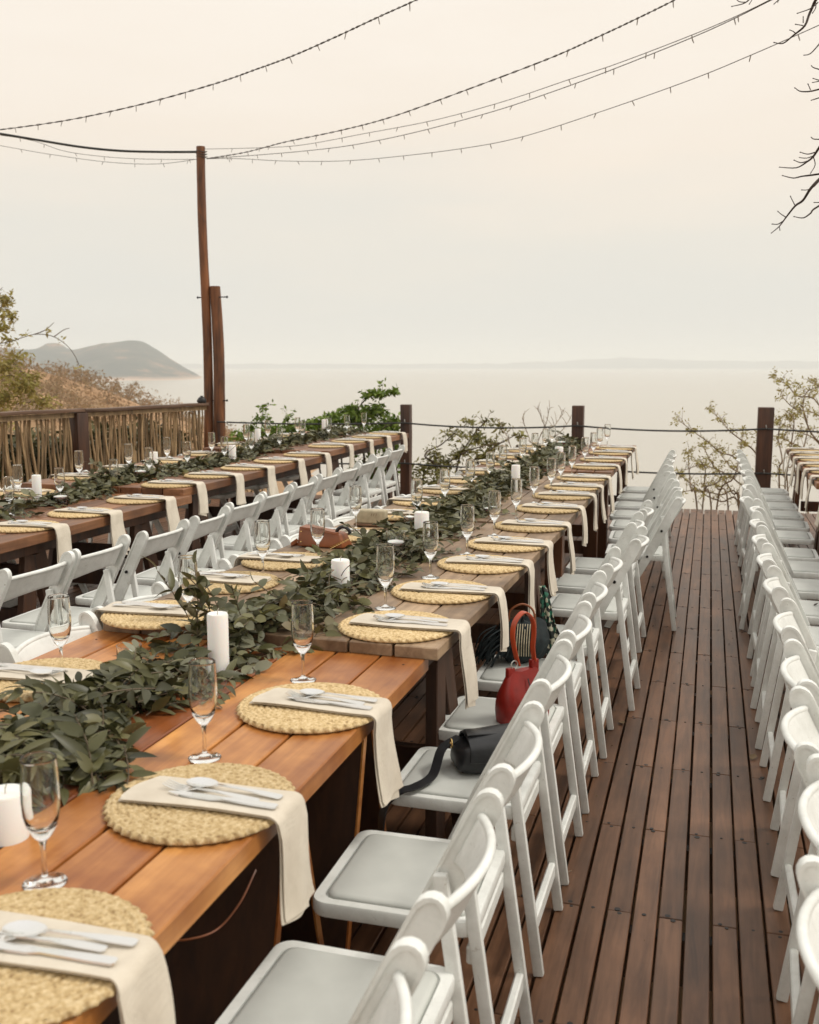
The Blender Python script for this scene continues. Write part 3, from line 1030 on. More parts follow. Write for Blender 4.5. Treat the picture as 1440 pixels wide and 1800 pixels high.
for s_ in npost:
    p = fpt(s_)
    link('post', post_mesh(.15, -.9, 1.056, 'post'), fence, (p.x, p.y, 0), (0, 0, ang))
stick_meshes = []
for v in range(8):
    b = MB()
    pts, rr = [], []
    k = 9
    a1, a2 = random.uniform(0, 6), random.uniform(0, 6)
    amp = random.uniform(.010, .028)
    lean = random.uniform(-.045, .045)
    for i in range(k+1):
        t = i/k
        pts.append((amp*math.sin(t*5+a1)*.5, lean*(t-.5) + amp*math.sin(t*6+a2), .01 + 1.0*t))
        rr.append((.0155 - .0055*t)*(1+.12*math.sin(t*23+a1)))
    b.tube(pts, rr, 6)
    stick_meshes.append(b.mesh('stick', M['stick'], angle=60))
s_, ns = .06, 0
while s_ < FL and ns < 290:
    if all(abs(s_-q) > .085 for q in npost):
        for layer in ((-.028,) if random.random() < .72 else (-.028, .004)):
            p = fpt(s_ + random.uniform(-.012, .012), layer)
            o = link('stick', random.choice(stick_meshes), fence, (p.x, p.y, random.uniform(-.01, .02)), (0, 0, ang + random.choice((0, PI)) + random.uniform(-.3, .3)))
            sc = random.uniform(.75, 1.2)
            o.scale = (sc, sc, random.uniform(.985, 1.03))
            ns += 1
    s_ += random.uniform(.026, .044)

# ================================================================== STRING LIGHTS
random.seed(23)
def light_string(label, pts, r=.0035, spacing=.36, bl=.045, twist=False, bulb=True, group='strings of fairy lights'):
    P3 = [at_y(x, y, Y) for x, y, Y in pts]
    P = bez(P3, 12)
    root = empty('string_lights', P3[0], label=label, cat='string lights', group=group)
    o = P3[0]
    w = MB()
    w.tube([p-o for p in P], r, 5)
    if twist:
        for ph in (0, PI):
            w.tube([p-o+Vector((0, math.cos(i*1.9+ph), math.sin(i*1.9+ph)))*r*2.2 for i, p in enumerate(P)], r*.6, 4)
    w.build('wire', M['wire'], root)
    if not bulb: return
    acc = 0
    for a, b_ in zip(P[:-1], P[1:]):
        acc += (b_-a).length
        if acc > spacing:
            acc = random.uniform(-.06, .06)*spacing
            o2 = link('bulb', bulb_me, root, b_-o, (random.uniform(-.25, .45), random.uniform(-.5, .5), 0))
            o2.scale = (1, 1, bl/.045)
bb = MB()
bb.lathe([(.0022, 0), (.0038, -.004), (.0040, -.028), (.0025, -.042), (.0, -.046)], 6)
bulb_me = bb.mesh('bulb', M['bulb'], angle=60)
light_string('twisted fairy light string sweeping across the top left sky, above the pole', [(-80, 236, 9.6), (0, 228, 9.4), (120, 211, 9.1), (250, 183, 8.8), (375, 148, 8.5), (450, 122, 8.3), (515, 98, 8.1), (590, 65, 7.9), (665, 30, 7.7), (740, -4, 7.5), (830, -50, 7.3)], r=.0034, spacing=.30, bl=.055, twist=True)
light_string('uppermost fairy light string fanning right from the tall pole', [(362, 279, PY), (430, 268, 11.3), (500, 250, 11), (600, 229, 10.5), (690, 205, 10), (820, 158, 9.4), (960, 105, 8.8), (1040, 70, 8.5), (1115, 35, 8.2), (1190, -2, 7.9), (1280, -50, 7.6)], r=.0034, spacing=.36, bl=.05, twist=True)
light_string('thin fairy light string just under the uppermost one right of the pole', [(360, 262, PY), (450, 260, 11.3), (530, 255, 11), (640, 235, 10.5), (760, 212, 10), (880, 180, 9.5), (1000, 140, 9), (1090, 110, 8.6), (1240, 52, 8.1), (1345, 4, 7.7), (1420, -40, 7.5)], spacing=.42, r=.003)
light_string('third fairy light string fanning right from the tall pole', [(362, 279, PY), (460, 272, 11.4), (540, 265, 11.1), (620, 255, 10.7), (720, 235, 10.2), (860, 198, 9.6), (975, 160, 9.1), (1090, 117, 8.7), (1240, 56, 8.2), (1352, 2, 7.8), (1440, -45, 7.6)], spacing=.36)
light_string('lowest sagging fairy light string running right from the tall pole', [(362, 279, PY), (420, 279, 11.4), (500, 283, 11.1), (600, 283, 10.7), (700, 275, 10.3), (820, 260, 9.8), (920, 240, 9.4), (1060, 195, 8.9), (1215, 140, 8.3), (1320, 97, 7.9), (1445, 42, 7.5), (1560, -10, 7.2)], spacing=.38, r=.003)
light_string('lower slack fairy light string left of the tall pole', [(-60, 248, 11.2), (0, 256, 11.3), (80, 270, 11.4), (190, 285, 11.5), (280, 288, PY), (357, 278, PY)], spacing=.34, r=.003)
light_string('upper slack fairy light string left of the tall pole, under the cable', [(-60, 236, 11.2), (0, 238, 11.3), (60, 248, 11.3), (115, 266, 11.4), (190, 276, 11.5), (270, 280, PY), (355, 280, PY)], spacing=.34, r=.003)
cb = MB()
cb.tube(bez([at_y(x, y, Y) for x, y, Y in [(-80, 222, 10.9), (0, 235, 11), (60, 245, 11.1), (140, 258, 11.2), (210, 265, 11.4), (280, 267, 11.5), (353, 267, PY-.03)]], 8), .014, 8)
tag(cb.build('power_cable', M['cable']), 'thick black cable running left from the top of the tall pole', 'cable')
ct = MB()
a0 = at_y(354.5, 264, PY)
for k in range(3):
    ct.tube([(a0.x+math.cos(a)*(.062), PY+math.sin(a)*.062, a0.z-.02-.03*k+.01*math.sin(a*2)) for a in [2*PI*i/16 for i in range(17)]], .006, 5)
ct.tube(bez([(a0.x-.06, PY-.03, a0.z-.70), (a0.x-.01, PY-.07, a0.z-.76), (a0.x+.055, PY-.045, a0.z-.86)], 5), .003, 5)
ct.v = [(x-pB.x, y-PY, z+1.2) for x, y, z in ct.v]
ct.build('wire_tie', M['wire'], pole)

# ================================================================== BARE TREE OVERHEAD (right edge)
random.seed(29)
TY = 6.2
root = empty('bare_tree', (3.7, 8.2, -1.6), label='bare dark twigs hanging in at the top right corner', cat='tree')
o4 = Vector((3.7, 8.2, -1.6))
tb = MB()
def tw(pts, r0=.008, r1=.003, dy=0):
    P = [at_y(x, y, TY+dy+random.uniform(-.06, .06)) - o4 for x, y in pts]
    P = bez(P, 4)
    tb.tube(P, [r0+(r1-r0)*i/(len(P)-1) for i in range(len(P))], 5)
    e = P[-1]
    tb.tube([e, e+(e-P[-2]).normalized()*.008], [r1*1.5, r1*1.2], 5)
limb = {}
for pts, r0, dy in [([(1520, -60), (1445, -12), (1425, 20), (1415, 45), (1395, 62), (1377, 76), (1362, 75)], .013, 0), ([(1438, 4), (1425, 15), (1403, 23)], .005, 0), ([(1412, 45), (1400, 43)], .004, 0), ([(1412, 40), (1412, 30)], .004, 0),
                    ([(1398, 58), (1394, 55), (1389, 53)], .004, 0), ([(1434, 3), (1434, 14), (1429, 22)], .004, 0), ([(1520, 30), (1450, 66), (1440, 78), (1425, 94), (1414, 97)], .008, .2), ([(1520, 140), (1440, 122), (1427, 116)], .006, .2),
                    ([(1520, 130), (1440, 157), (1410, 161), (1398, 155)], .008, .1), ([(1425, 158), (1421, 149)], .004, .1), ([(1510, 150), (1440, 172), (1427, 176)], .006, 0), ([(1440, 141), (1430, 138)], .004, .1), ([(1440, 143), (1429, 145)], .004, .1),
                    ([(1520, 240), (1440, 245), (1427, 242)], .006, .2), ([(1530, 180), (1460, 235), (1440, 260), (1430, 275), (1418, 285), (1400, 295), (1372, 294)], .013, 0), ([(1432, 268), (1420, 271), (1408, 268)], .005, 0),
                    ([(1420, 283), (1408, 286), (1397, 282)], .005, 0), ([(1430, 274), (1418, 278), (1406, 277)], .004, 0), ([(1430, 276), (1433, 290), (1426, 303)], .004, 0), ([(1540, 290), (1440, 306), (1410, 310), (1395, 313), (1377, 309)], .009, .1),
                    ([(1540, 240), (1460, 300), (1440, 316), (1425, 332), (1412, 352), (1398, 362), (1382, 382), (1370, 398), (1357, 409)], .015, -.1), ([(1398, 362), (1394, 354), (1390, 346)], .004, -.1), ([(1382, 382), (1374, 377), (1368, 372)], .004, -.1),
                    ([(1378, 388), (1368, 394), (1359, 394)], .005, -.1), ([(1425, 332), (1418, 334), (1411, 334)], .004, -.1), ([(1370, 398), (1371, 404)], .003, -.1), ([(1440, 318), (1431, 328), (1428, 329)], .005, -.1),
                    ([(1540, 310), (1440, 362), (1425, 375), (1412, 383), (1397, 381)], .009, .1), ([(1440, 356), (1432, 356)], .004, .1), ([(1400, -60), (1330, -12), (1310, 5), (1288, 11)], .008, .3), ([(1312, 4), (1300, 3), (1294, -2)], .004, .3), ([(1450, -50), (1378, -6), (1362, 6)], .006, .3),
                    ([(1325, -5), (1318, 6)], .004, .3)]:
    tw(pts, r0*.75, .0022, dy)
def toR(x, y, Y): return at_y(x, y, Y) - o4
for e in [(1520, -60), (1520, 30), (1520, 135), (1515, 150), (1520, 240), (1530, 180), (1540, 290), (1540, 240), (1540, 310), (1400, -60), (1450, -50)]:
    a = toR(e[0], e[1], TY + .1)
    hub = Vector((-1.2, -.9, 5.4)) if e[1] < 200 else Vector((-1.0, -1.1, 4.6))
    tb.tube(bez([a, a.lerp(hub, .5)+Vector((0, 0, .12)), hub], 5), [.009+.012*i/10 for i in range(11)], 6)
tb.tube(bez([(0, 0, 0), (.05, 0, 2.0), (-.2, -.2, 3.4), (-1.0, -1.1, 4.6)], 6), [.17-.11*i/18 for i in range(19)], 9)
tb.tube(bez([(-.2, -.2, 3.4), (-.5, -.5, 4.6), (-1.2, -.9, 5.4)], 6), [.09-.05*i/12 for i in range(13)], 8)
tb.tube(bez([(-.2, -.2, 3.4), (.5, .2, 4.8), (1.0, .7, 6.2)], 6), [.09-.06*i/12 for i in range(13)], 8)
tb.build('trunk', M['darkbark'], root)

# ================================================================== TABLES
random.seed(51)
def table(name, x0, x1, y0, y1, z, mat, legmat, label, rot=0.0, nplk=8, legs=None, th=.042, apron=True, style='a', edge=None):
    cx, cy = (x0+x1)/2, (y0+y1)/2
    Wd, L = x1-x0, y1-y0
    root = empty(name, (cx, cy, 0), rot, label, 'table', 'long wooden banquet tables')
    pw = Wd/nplk
    pm_ = MB()
    pm_.box((0, 0, 0), (pw-.007, L, th))
    me = pm_.mesh('plank', mat, bevel=.003, seg=1)
    for i in range(nplk):
        mm_ = me
        if mat == M['varnish'] and i in (0, 3, 4):
            if i != 3 or True:
                mm_ = me.copy(); mm_.materials.clear(); mm_.materials.append(M['varnish_dark'] if i in (3, 4) else M['varnish'])
        link('plank', mm_, root, (-Wd/2+pw*(i+.5), random.uniform(-.004, .004), z-th/2+random.uniform(-.0014, .0)), (0, 0, random.uniform(-.0006, .0006)))
    if mat in (M['varnish'], M['grey_top']):
        nm_ = MB()
        for yy in (-L/2+.10, -L/2+1.0, L/2-.95, L/2-.10):
            for i in range(nplk):
                if random.random() < .75: nm_.lathe([(.0035, 0), (.0033, .0006), (0, .0007)], 8, (-Wd/2+pw*(i+random.uniform(.3, .7)), yy+random.uniform(-.02, .02), z-.0004))
        tag(nm_.build('nail', M['nail'], root, smooth=False), kind='stuff')
    if apron:
        am = MB()
        am.box((0, 0, 0), (.028, L-.12, .06))
        ame = am.mesh('apron', legmat, smooth=False)
        for s_ in (-1, 1): link('apron', ame, root, (s_*(Wd/2-.085), 0, z-th-.031))
        bm2 = MB()
        bm2.box((0, 0, 0), (Wd-.16, .07, .035))
        bme = bm2.mesh('crossbar', legmat, smooth=False)
        for yy in (-L/2+.2, 0, L/2-.2): link('crossbar', bme, root, (0, yy, z-th-.019))
    if style == 'panel':
        for ly in legs:
            for sy in (-1, 1):
                zt = z-th-.064
                a_, b_ = Vector((0, ly+sy*.02, zt)), Vector((0, ly+sy*.20, .002))
                pm2 = MB()
                pm2.bar(a_, b_, Wd-.22, .022, (0, 1, 0))
                pm2.build('leg_board', M['dark_leg'], root, smooth=False)
                for sx in (-1, 1):
                    e2 = MB()
                    o_ = Vector((sx*(Wd/2-.1075), 0, 0))
                    e2.bar(a_+o_, b_+o_, .005, .024, (0, 1, 0))
                    e2.build('board_edge', M['varnish'], root, smooth=False)
        legs = ()
    for ly in (legs if legs is not None else (-L/2+.35, L/2-.35)):
        for sx in (-1, 1):
            for sy in ((-1, 1) if style == 'a' else (0,)):
                lm_ = MB()
                zt = z-th-.064
                if style == 'a':
                    lm_.bar((sx*(Wd/2-.10), ly+sy*.03, zt), (sx*(Wd/2-.06), ly+sy*.17, .002), .10, .038, (1, 0, 0))
                else:
                    lm_.bar((sx*(Wd/2-.10), ly, zt), (sx*(Wd/2-.10), ly, .002), .09, .09, (1, 0, 0))
                lm_.build('leg', legmat, root, bevel=.003, seg=1)
        cm = MB()
        cm.box((0, ly, .30), (Wd-.25, .035, .09))
        cm.build('leg_brace', legmat, root, bevel=.002, seg=1)
    return root
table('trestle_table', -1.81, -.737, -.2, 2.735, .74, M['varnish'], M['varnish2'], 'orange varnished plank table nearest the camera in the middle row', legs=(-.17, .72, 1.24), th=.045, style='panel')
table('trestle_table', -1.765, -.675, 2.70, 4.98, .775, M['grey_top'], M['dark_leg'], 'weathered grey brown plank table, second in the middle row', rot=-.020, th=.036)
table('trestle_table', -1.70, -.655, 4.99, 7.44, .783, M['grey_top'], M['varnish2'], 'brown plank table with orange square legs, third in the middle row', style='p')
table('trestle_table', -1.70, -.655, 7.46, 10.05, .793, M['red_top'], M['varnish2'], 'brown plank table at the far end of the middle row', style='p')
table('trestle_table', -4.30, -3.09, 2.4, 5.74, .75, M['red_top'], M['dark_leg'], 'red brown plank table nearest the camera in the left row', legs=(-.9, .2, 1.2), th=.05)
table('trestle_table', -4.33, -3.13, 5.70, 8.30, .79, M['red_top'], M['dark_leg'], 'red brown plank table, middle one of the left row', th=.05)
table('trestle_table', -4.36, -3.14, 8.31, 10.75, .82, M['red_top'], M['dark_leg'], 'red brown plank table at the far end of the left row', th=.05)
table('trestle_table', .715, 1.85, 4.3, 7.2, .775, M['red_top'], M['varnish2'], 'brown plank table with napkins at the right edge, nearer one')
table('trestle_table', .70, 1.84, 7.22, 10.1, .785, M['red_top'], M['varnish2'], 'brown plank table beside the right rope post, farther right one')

# ================================================================== CHAIR
def rrect(w, d, r, n=6):
    pts = []
    for cx, cy, a0 in ((w/2-r, d/2-r, 0), (-w/2+r, d/2-r, 90), (-w/2+r, -d/2+r, 180), (w/2-r, -d/2+r, 270)):
        for k in range(n+1):
            a = R(a0+90*k/n)
            pts.append((cx+r*math.cos(a), cy+r*math.sin(a)))
    return pts
TOPX, TOPZ, FFX = -.205, .795, .19
def upx(z): return FFX + (TOPX-FFX)*(z/TOPZ)
SLOPE = Vector((TOPX-FFX, 0, TOPZ)).normalized()
NRM = Vector((SLOPE.z, 0, -SLOPE.x))      # forward normal
def make_chair():
    root = empty('folding_chair')
    # seat frame with recess
    sm = MB()
    SW, SD, sz = .355, .36, .448
    ox = .038
    outer, inner = rrect(SD, SW, .035), rrect(SD-.045, SW-.045, .028)
    n = len(outer)
    lay = [([(x*.985, y*.985) for x, y in outer], sz-.032), (outer, sz-.026), (outer, sz-.005), ([(x*.99, y*.985) for x, y in outer], sz), (inner, sz), (inner, sz-.009)]
    vs = [(x+ox, y, z) for pl, z in lay for x, y in pl]
    fs = [tuple(reversed(range(n)))]
    for i in range(len(lay)-1):
        for k in range(n): fs.append((i*n+k, i*n+(k+1) % n, (i+1)*n+(k+1) % n, (i+1)*n+k))
    fs.append(tuple((len(lay)-1)*n+k for k in range(n)))
    sm.add(vs, fs)
    sm.build('seat', M['plastic'], root, angle=40)
    pd = MB()
    pl = rrect(SD-.055, SW-.055, .025)
    lay = [(1, sz-.0085), (1, sz+.001), (.985, sz+.005), (.93, sz+.0075), (.6, sz+.009)]
    vs = [(x*s_+ox, y*s_, z) for s_, z in lay for x, y in pl]
    fs = []
    for i in range(len(lay)-1):
        for k in range(n): fs.append((i*n+k, i*n+(k+1) % n, (i+1)*n+(k+1) % n, (i+1)*n+k))
    fs.append(tuple((len(lay)-1)*n+k for k in range(n)))
    pd.add(vs, fs)
    pd.build('seat_pad', M['vinyl'], root, angle=60)
    # uprights: flat boards with a rounded head, a lip round the head
    hw = .0275
    prof = [(-hw*.72, 0), (hw*.72, 0), (hw*.8, .35), (hw, .5), (hw, .77)]
    for k in range(0, 9):
        a = PI*k/8
        prof.append((hw*math.cos(a), .77+.032*math.sin(a)))
    prof += [(-hw, .5), (-hw*.8, .35)]
    for sy in (-1, 1):
        u = MB()
        th = .022
        poly = []
        base = Vector((FFX, 0, 0))
        Ltot = Vector((TOPX-FFX, 0, TOPZ)).length
        n2 = len(prof)
        vs = []
        for yy in (-th/2, th/2):
            for (w, t) in prof:
                p = base + SLOPE*(t/.802*Ltot) + NRM*w
                vs.append((p.x, sy*.193+yy, max(p.z, 0.001)))
        # raised rim round a sunk face, on both sides
        for yy, dp in ((-th/2, .0035), (th/2, -.0035)):
            for d2 in (0, dp):
                for (w, t) in prof:
                    p = base + SLOPE*((.386 + (t-.386)*.984)/.802*Ltot) + NRM*w*.76
                    vs.append((p.x, sy*.193+yy+d2, max(p.z, .001)))
        a0, b0, a1, a2, b1, b2 = 0, n2, 2*n2, 3*n2, 4*n2, 5*n2
        fs = [(k, n2+k, n2+(k+1) % n2, (k+1) % n2) for k in range(n2)]
        for o_, i_, f_, fl in ((a0, a1, a2, 0), (b0, b1, b2, 1)):
            for k in range(n2):
                for (p_, q_) in ((o_, i_), (i_, f_)):
                    f = (p_+k, p_+(k+1) % n2, q_+(k+1) % n2, q_+k)
                    fs.append(f[::-1] if fl else f)
            f = tuple(f_+k for k in range(n2))
            fs.append(f[::-1] if fl else f)
        u.add(vs, fs)
        u.build('upright', M['plastic'], root, bevel=.0016, seg=2, angle=40)
        for (z, r_) in ((.60, .0075), (.445, .0075)):
            b = MB()
            b.tube([(upx(z)+.002, sy*.203, z), (upx(z)+.002, sy*.2095, z)], r_, 10)
            b.build('bolt', M['bolt'], root, smooth=False)
        # rear leg
        l = MB()
        l.bar((-.108, sy*.168, .635), (-.198, sy*.168, .001), .0275, .020, (0, 1, 0))
        l.build('rear_leg', M['plastic'], root, bevel=.004, seg=2)
    # backrest: bowed panel, arched top
    b = MB()
    NU, NV = 18, 6
    hw_, H = .182, .098
    front, back = [], []
    for j in range(NV+1):
        for i in range(NU+1):
            yv = -hw_ + 2*hw_*i/NU
            q = 1-(yv/hw_)**2
            t = j/NV
            zc = .742 + q*.028 - (1-t)*H*(.80 + .2*(1-q)) + .006
            c = Vector((upx(zc), yv, zc)) - NRM*(.040*q) - NRM*(.004*math.sin(t*PI)*0)
            thk = .0065
            front.append(c + NRM*thk)
            back.append(c - NRM*thk)
    w = NU+1
    nV = (NV+1)*w
    fs = []
    for j in range(NV):
        for i in range(NU):
            fs.append((j*w+i, j*w+i+1, (j+1)*w+i+1, (j+1)*w+i)[::-1])
            fs.append((nV+j*w+i, nV+j*w+i+1, nV+(j+1)*w+i+1, nV+(j+1)*w+i))
    for i in range(NU):
        fs.append((i, i+1, nV+i+1, nV+i))
        k = NV*w
        fs.append((k+i, k+i+1, nV+k+i+1, nV+k+i)[::-1])
    for j in range(NV):
        fs.append((j*w, (j+1)*w, nV+(j+1)*w, nV+j*w)[::-1])
        fs.append((j*w+NU, (j+1)*w+NU, nV+(j+1)*w+NU, nV+j*w+NU))
    b.add(front+back, fs)
    b.build('backrest', M['plastic'], root, bevel=.004, seg=2, angle=45)
    # rolled top edge of the panel
    rl = MB()
    pts = []
    for i in range(NU+1):
        yv = -hw_ + 2*hw_*i/NU
        q = 1-(yv/hw_)**2
        zc = .742 + q*.028 + .006
        pts.append(Vector((upx(zc), yv, zc)) - NRM*(.040*q))
    rl.tube(pts, .0088, 8)
    rl.build('top_rail', M['plastic'], root, angle=60)
    # cross bars
    c = MB()
    c.bar((-.177, -.168, .125), (-.177, .168, .125), .02, .045, (0, 0, 1))
    c.build('rear_stretcher', M['plastic'], root, bevel=.004, seg=1)
    c = MB()
    c.bar((-.128, -.168, .375), (-.128, .168, .375), .018, .04, (0, 0, 1))
    c.build('rear_stretcher', M['plastic'], root, bevel=.004, seg=1)
    c = MB()
    c.bar((upx(.12), -.19, .12), (upx(.12), .19, .12), .02, .045, (0, 0, 1))
    c.build('front_stretcher', M['plastic'], root, bevel=.004, seg=1)
    return root
random.seed(61)
proto = make_chair()
first = [True]
def put_chair(x, y, rz, label, group):
    o = proto if first[0] else copy_tree(proto)
    first[0] = False
    o.location = (x, y, 0)
    o.rotation_euler = (0, 0, rz)
    tag(o, label, 'chair', group)
    return o
GRP = 'white folding chairs set along the tables'
A = [(1.03, 0), (1.54, 0), (2.05, .0), (2.61, -.01), (3.10, -.01), (3.62, -.01), (4.14, 0), (4.76, .07), (5.25, .02), (5.74, .04), (6.27, .20), (6.80, .17), (7.30, .13), (7.80, .09), (8.32, .06), (8.86, .05), (9.4, .05)]
extra = {3: ' with a black bag on it', 4: ' holding a red bag', 5: ' with dark tasselled bag', 10: ' pulled out into the aisle'}
for i, (y, dx) in enumerate(A):
    lab = f'white folding chair{extra.get(i, "")}, {ORD[i]} from camera, left of aisle'
    put_chair(-.55+dx, y+random.uniform(-.008, .008), PI+random.uniform(-.03, .03), lab, GRP)
E = [.93, 1.44, 1.88, 2.33, 2.79, 3.32, 3.90, 4.42, 4.94, 5.46, 5.98, 6.42, 7.1, 7.6, 8.1, 8.6, 9.1, 9.6]
for i, y in enumerate(E):
    dx = (-.075 if i < 2 else -.03 if i < 4 else .0) if i < 10 else (-.03 if i == 11 else .02)
    put_chair(.455+dx+random.uniform(-.012, .012), y, random.uniform(-.05, .05), f'white folding chair, {ORD[i]} from camera, right of the aisle', GRP)
B = [2.05, 2.52, 2.98, 3.44, 3.92, 4.42, 4.94, 5.46, 5.98, 6.5, 7.02, 7.5, 8.0, 8.5, 9.0, 9.5]
for i, y in enumerate(B):
    put_chair((-1.655 if y < 2.6 else -1.655+.045*(y-2.6)/2.4 if y < 5 else -1.535)+random.uniform(-.008, .008), y, random.uniform(-.03, .03), f'white folding chair, {ORD[i]} from camera, tucked under left side of middle table', GRP)
Cc = [(2.45, 0), (2.93, 0), (3.42, 0), (3.85, 0), (4.35, .03), (4.84, .02), (5.38, -.03), (5.88, -.05), (6.40, -.08), (6.92, -.10), (7.42, -.12), (7.98, -.16), (8.60, -.24), (9.25, -.30)]
for i, (y, dx) in enumerate(Cc):
    put_chair(-2.72+dx, y, PI+random.uniform(-.05, .05)+(-.06 if i > 11 else 0), f'white folding chair, {ORD[i]} from camera, along near side of left table', GRP)
D = [4.05, 4.6, 5.15, 5.7, 6.3, 6.9, 7.5, 8.1, 8.8, 9.5]
for i, y in enumerate(D):
    put_chair(-4.17, y, random.uniform(-.03, .03), f'white folding chair, {ORD[i]} from camera, tucked under fence side of left table', GRP)

# ================================================================== PLACE SETTINGS
random.seed(71)
def mat_mesh():
    b = MB()
    NR, NT = 62, 240
    R0, pitch = .174, .0134
    vs, fs = [], []
    rows = []
    for i in range(NR+1):
        r_ = R0*i/NR
        row = []
        for k in range(NT):
            a = 2*PI*k/NT
            rr = r_ + pitch*a/(2*PI)              # spiral
            q = rr/pitch
            ring = math.floor(q)
            f = q-ring
            dome = math.sqrt(max(0, 1-(2*f-1)**2))
            nb = max(6, round(2*PI*(ring+.5)*pitch/.015))
            ph = a*nb + (1 if ring % 2 else -1)*(f-.5)*2.6
            tw_ = abs(math.sin(ph*.5 + ring))
            z = .0085 + .0052*dome*(.72+.28*tw_) + random.uniform(-.0004, .0004)
            re = r_
            if i == NR:
                re = r_ + .004*math.sin(a*44)
                z = .0095
            row.append((re*math.cos(a), re*math.sin(a), z))
        rows.append(row)
    rows.append([((R0+.003+.004*math.sin(2*PI*k/NT*44))*math.cos(2*PI*k/NT), (R0+.003+.004*math.sin(2*PI*k/NT*44))*math.sin(2*PI*k/NT), .005) for k in range(NT)])
    rows.append([((R0-.002)*math.cos(2*PI*k/NT), (R0-.002)*math.sin(2*PI*k/NT), .0005) for k in range(NT)])
    vs = [v for r_ in rows for v in r_]
    for i in range(len(rows)-1):
        for k in range(NT): fs.append((i*NT+k, (i+1)*NT+k, (i+1)*NT+(k+1) % NT, i*NT+(k+1) % NT))
    b.add(vs, fs)
    return b.mesh('placemat', M['straw'], angle=180)
MAT = mat_mesh()
def napkin_mesh(d, seed, hang=.20, w0=.115, flare=.02):
    """d: distance mat centre -> table edge (local +x)"""
    rnd = random.Random(seed)
    b = MB()
    path = []
    z0 = .0135
    x = -.135
    skew = rnd.uniform(-.02, .02)
    lens = [0]
    path.append((x, z0+.004))
    for k in range(1, 9): path.append((x + (d+.012-x)*k/9, z0+.0045))
    for k in range(0, 6):
        a = R(90*k/5)
        path.append((d+.012+.016*math.sin(a), z0+.0045-.016*(1-math.cos(a))))
    xe, ze = path[-1]
    for k in range(1, 9):
        t = k/8
        path.append((xe + .016*t + .004*math.sin(t*3.2+seed), ze - hang*t))
    NW = 10
    n = len(path)
    for layer in (0, 1):
        top, bot = [], []
        for i, (px, pz) in enumerate(path):
            t = i/(n-1)
            ht = max(0, (i-13)/8)
            w = w0*(1+.04*math.sin(seed+i*.5)) + flare*ht
            dy = skew*(t-.3) + (.010*ht if layer == 0 else 0)
            end = (.018 if i == n-1 else 0)
            if i < n-1:
                tx, tz = path[i+1][0]-px, path[i+1][1]-pz
            l = math.hypot(tx, tz)
            nx, nz_ = -tz/l, tx/l
            for j in range(NW+1):
                s_ = j/NW-.5
                yy = s_*w + dy
                ex, ez = px, pz
                if i == 0: ex += .014*(abs(s_)*2)**2*rnd.uniform(.6, 1) + s_*(.03 if layer else .018)
                if i == n-1: ez += -s_*(.030 if layer else .012) + (.012 if layer == 0 else 0)
                off = (.0040 if layer == 0 else -.0012) + .0012*math.sin(s_*7+i*.6+seed) + .004*ht*math.sin(s_*6+seed)
                th = .0018 if abs(s_) < .49 else .0008
                if layer == 1: yy *= .93
                top.append((ex+nx*(off+th), yy, ez+nz_*(off+th)))
                bot.append((ex+nx*(off-th), yy, ez+nz_*(off-th)))
        w_ = NW+1
        nv = len(top)
        fs = []
        for i in range(n-1):
            for j in range(NW):
                fs.append((i*w_+j, (i+1)*w_+j, (i+1)*w_+j+1, i*w_+j+1))
                fs.append((nv+i*w_+j, nv+i*w_+j+1, nv+(i+1)*w_+j+1, nv+(i+1)*w_+j))
            fs.append((i*w_, nv+i*w_, nv+(i+1)*w_, (i+1)*w_))
            fs.append((i*w_+NW, (i+1)*w_+NW, nv+(i+1)*w_+NW, nv+i*w_+NW))
        for j in range(NW):
            fs.append((j, j+1, nv+j+1, nv+j))
            k = (n-1)*w_
            fs.append((k+j, nv+k+j, nv+k+j+1, k+j+1))
        b.add(top+bot, fs)
    return b.mesh('napkin', M['linen'], angle=70)
NAPS = {}
def napkin(d, v):
    k = (round(d, 2), v)
    if k not in NAPS: NAPS[k] = napkin_mesh(k[0], v*1.7+.3, .19+.012*v, .108+.005*v)
    return NAPS[k]
def cut_strip(b, st, th=.0018, y0=0):
    vs = []
    for (x, w, z) in st:
        vs += [(x, y0-w, z), (x, y0+w, z), (x, y0+w*.9, z+th), (x, y0-w*.9, z+th)]
    fs = [(0, 1, 2, 3)]
    for i in range(len(st)-1):
        for k in range(4): fs.append((i*4+k, (i+1)*4+k, (i+1)*4+(k+1) % 4, i*4+(k+1) % 4))
    e = (len(st)-1)*4
    fs.append((e+3, e+2, e+1, e))
    b.add(vs, fs)
def fork_mesh():
    b = MB()
    cut_strip(b, [(.10, .0055, .001), (.095, .0095, .0015), (.06, .0085, .0035), (.02, .0045, .006), (-.03, .0032, .0065), (-.045, .0075, .003), (-.058, .0125, .001)])
    for k in range(4):
        y0 = -.0108 + .0072*k
        cut_strip(b, [(-.056, .0022, .001), (-.075, .0019, .0022), (-.092, .0016, .0065), (-.10, .001, .0095)], y0=y0)
    return b.mesh('fork', M['steel'], bevel=0, angle=50)
def knife_mesh():
    b = MB()
    cut_strip(b, [(.11, .006, .001), (.105, .0095, .001), (.06, .009, .0015), (.01, .007, .002), (0, .006, .002), (-.02, .0095, .001), (-.08, .0095, .001), (-.10, .006, .001), (-.112, .001, .001)], th=.003)
    return b.mesh('knife', M['steel'], angle=50)
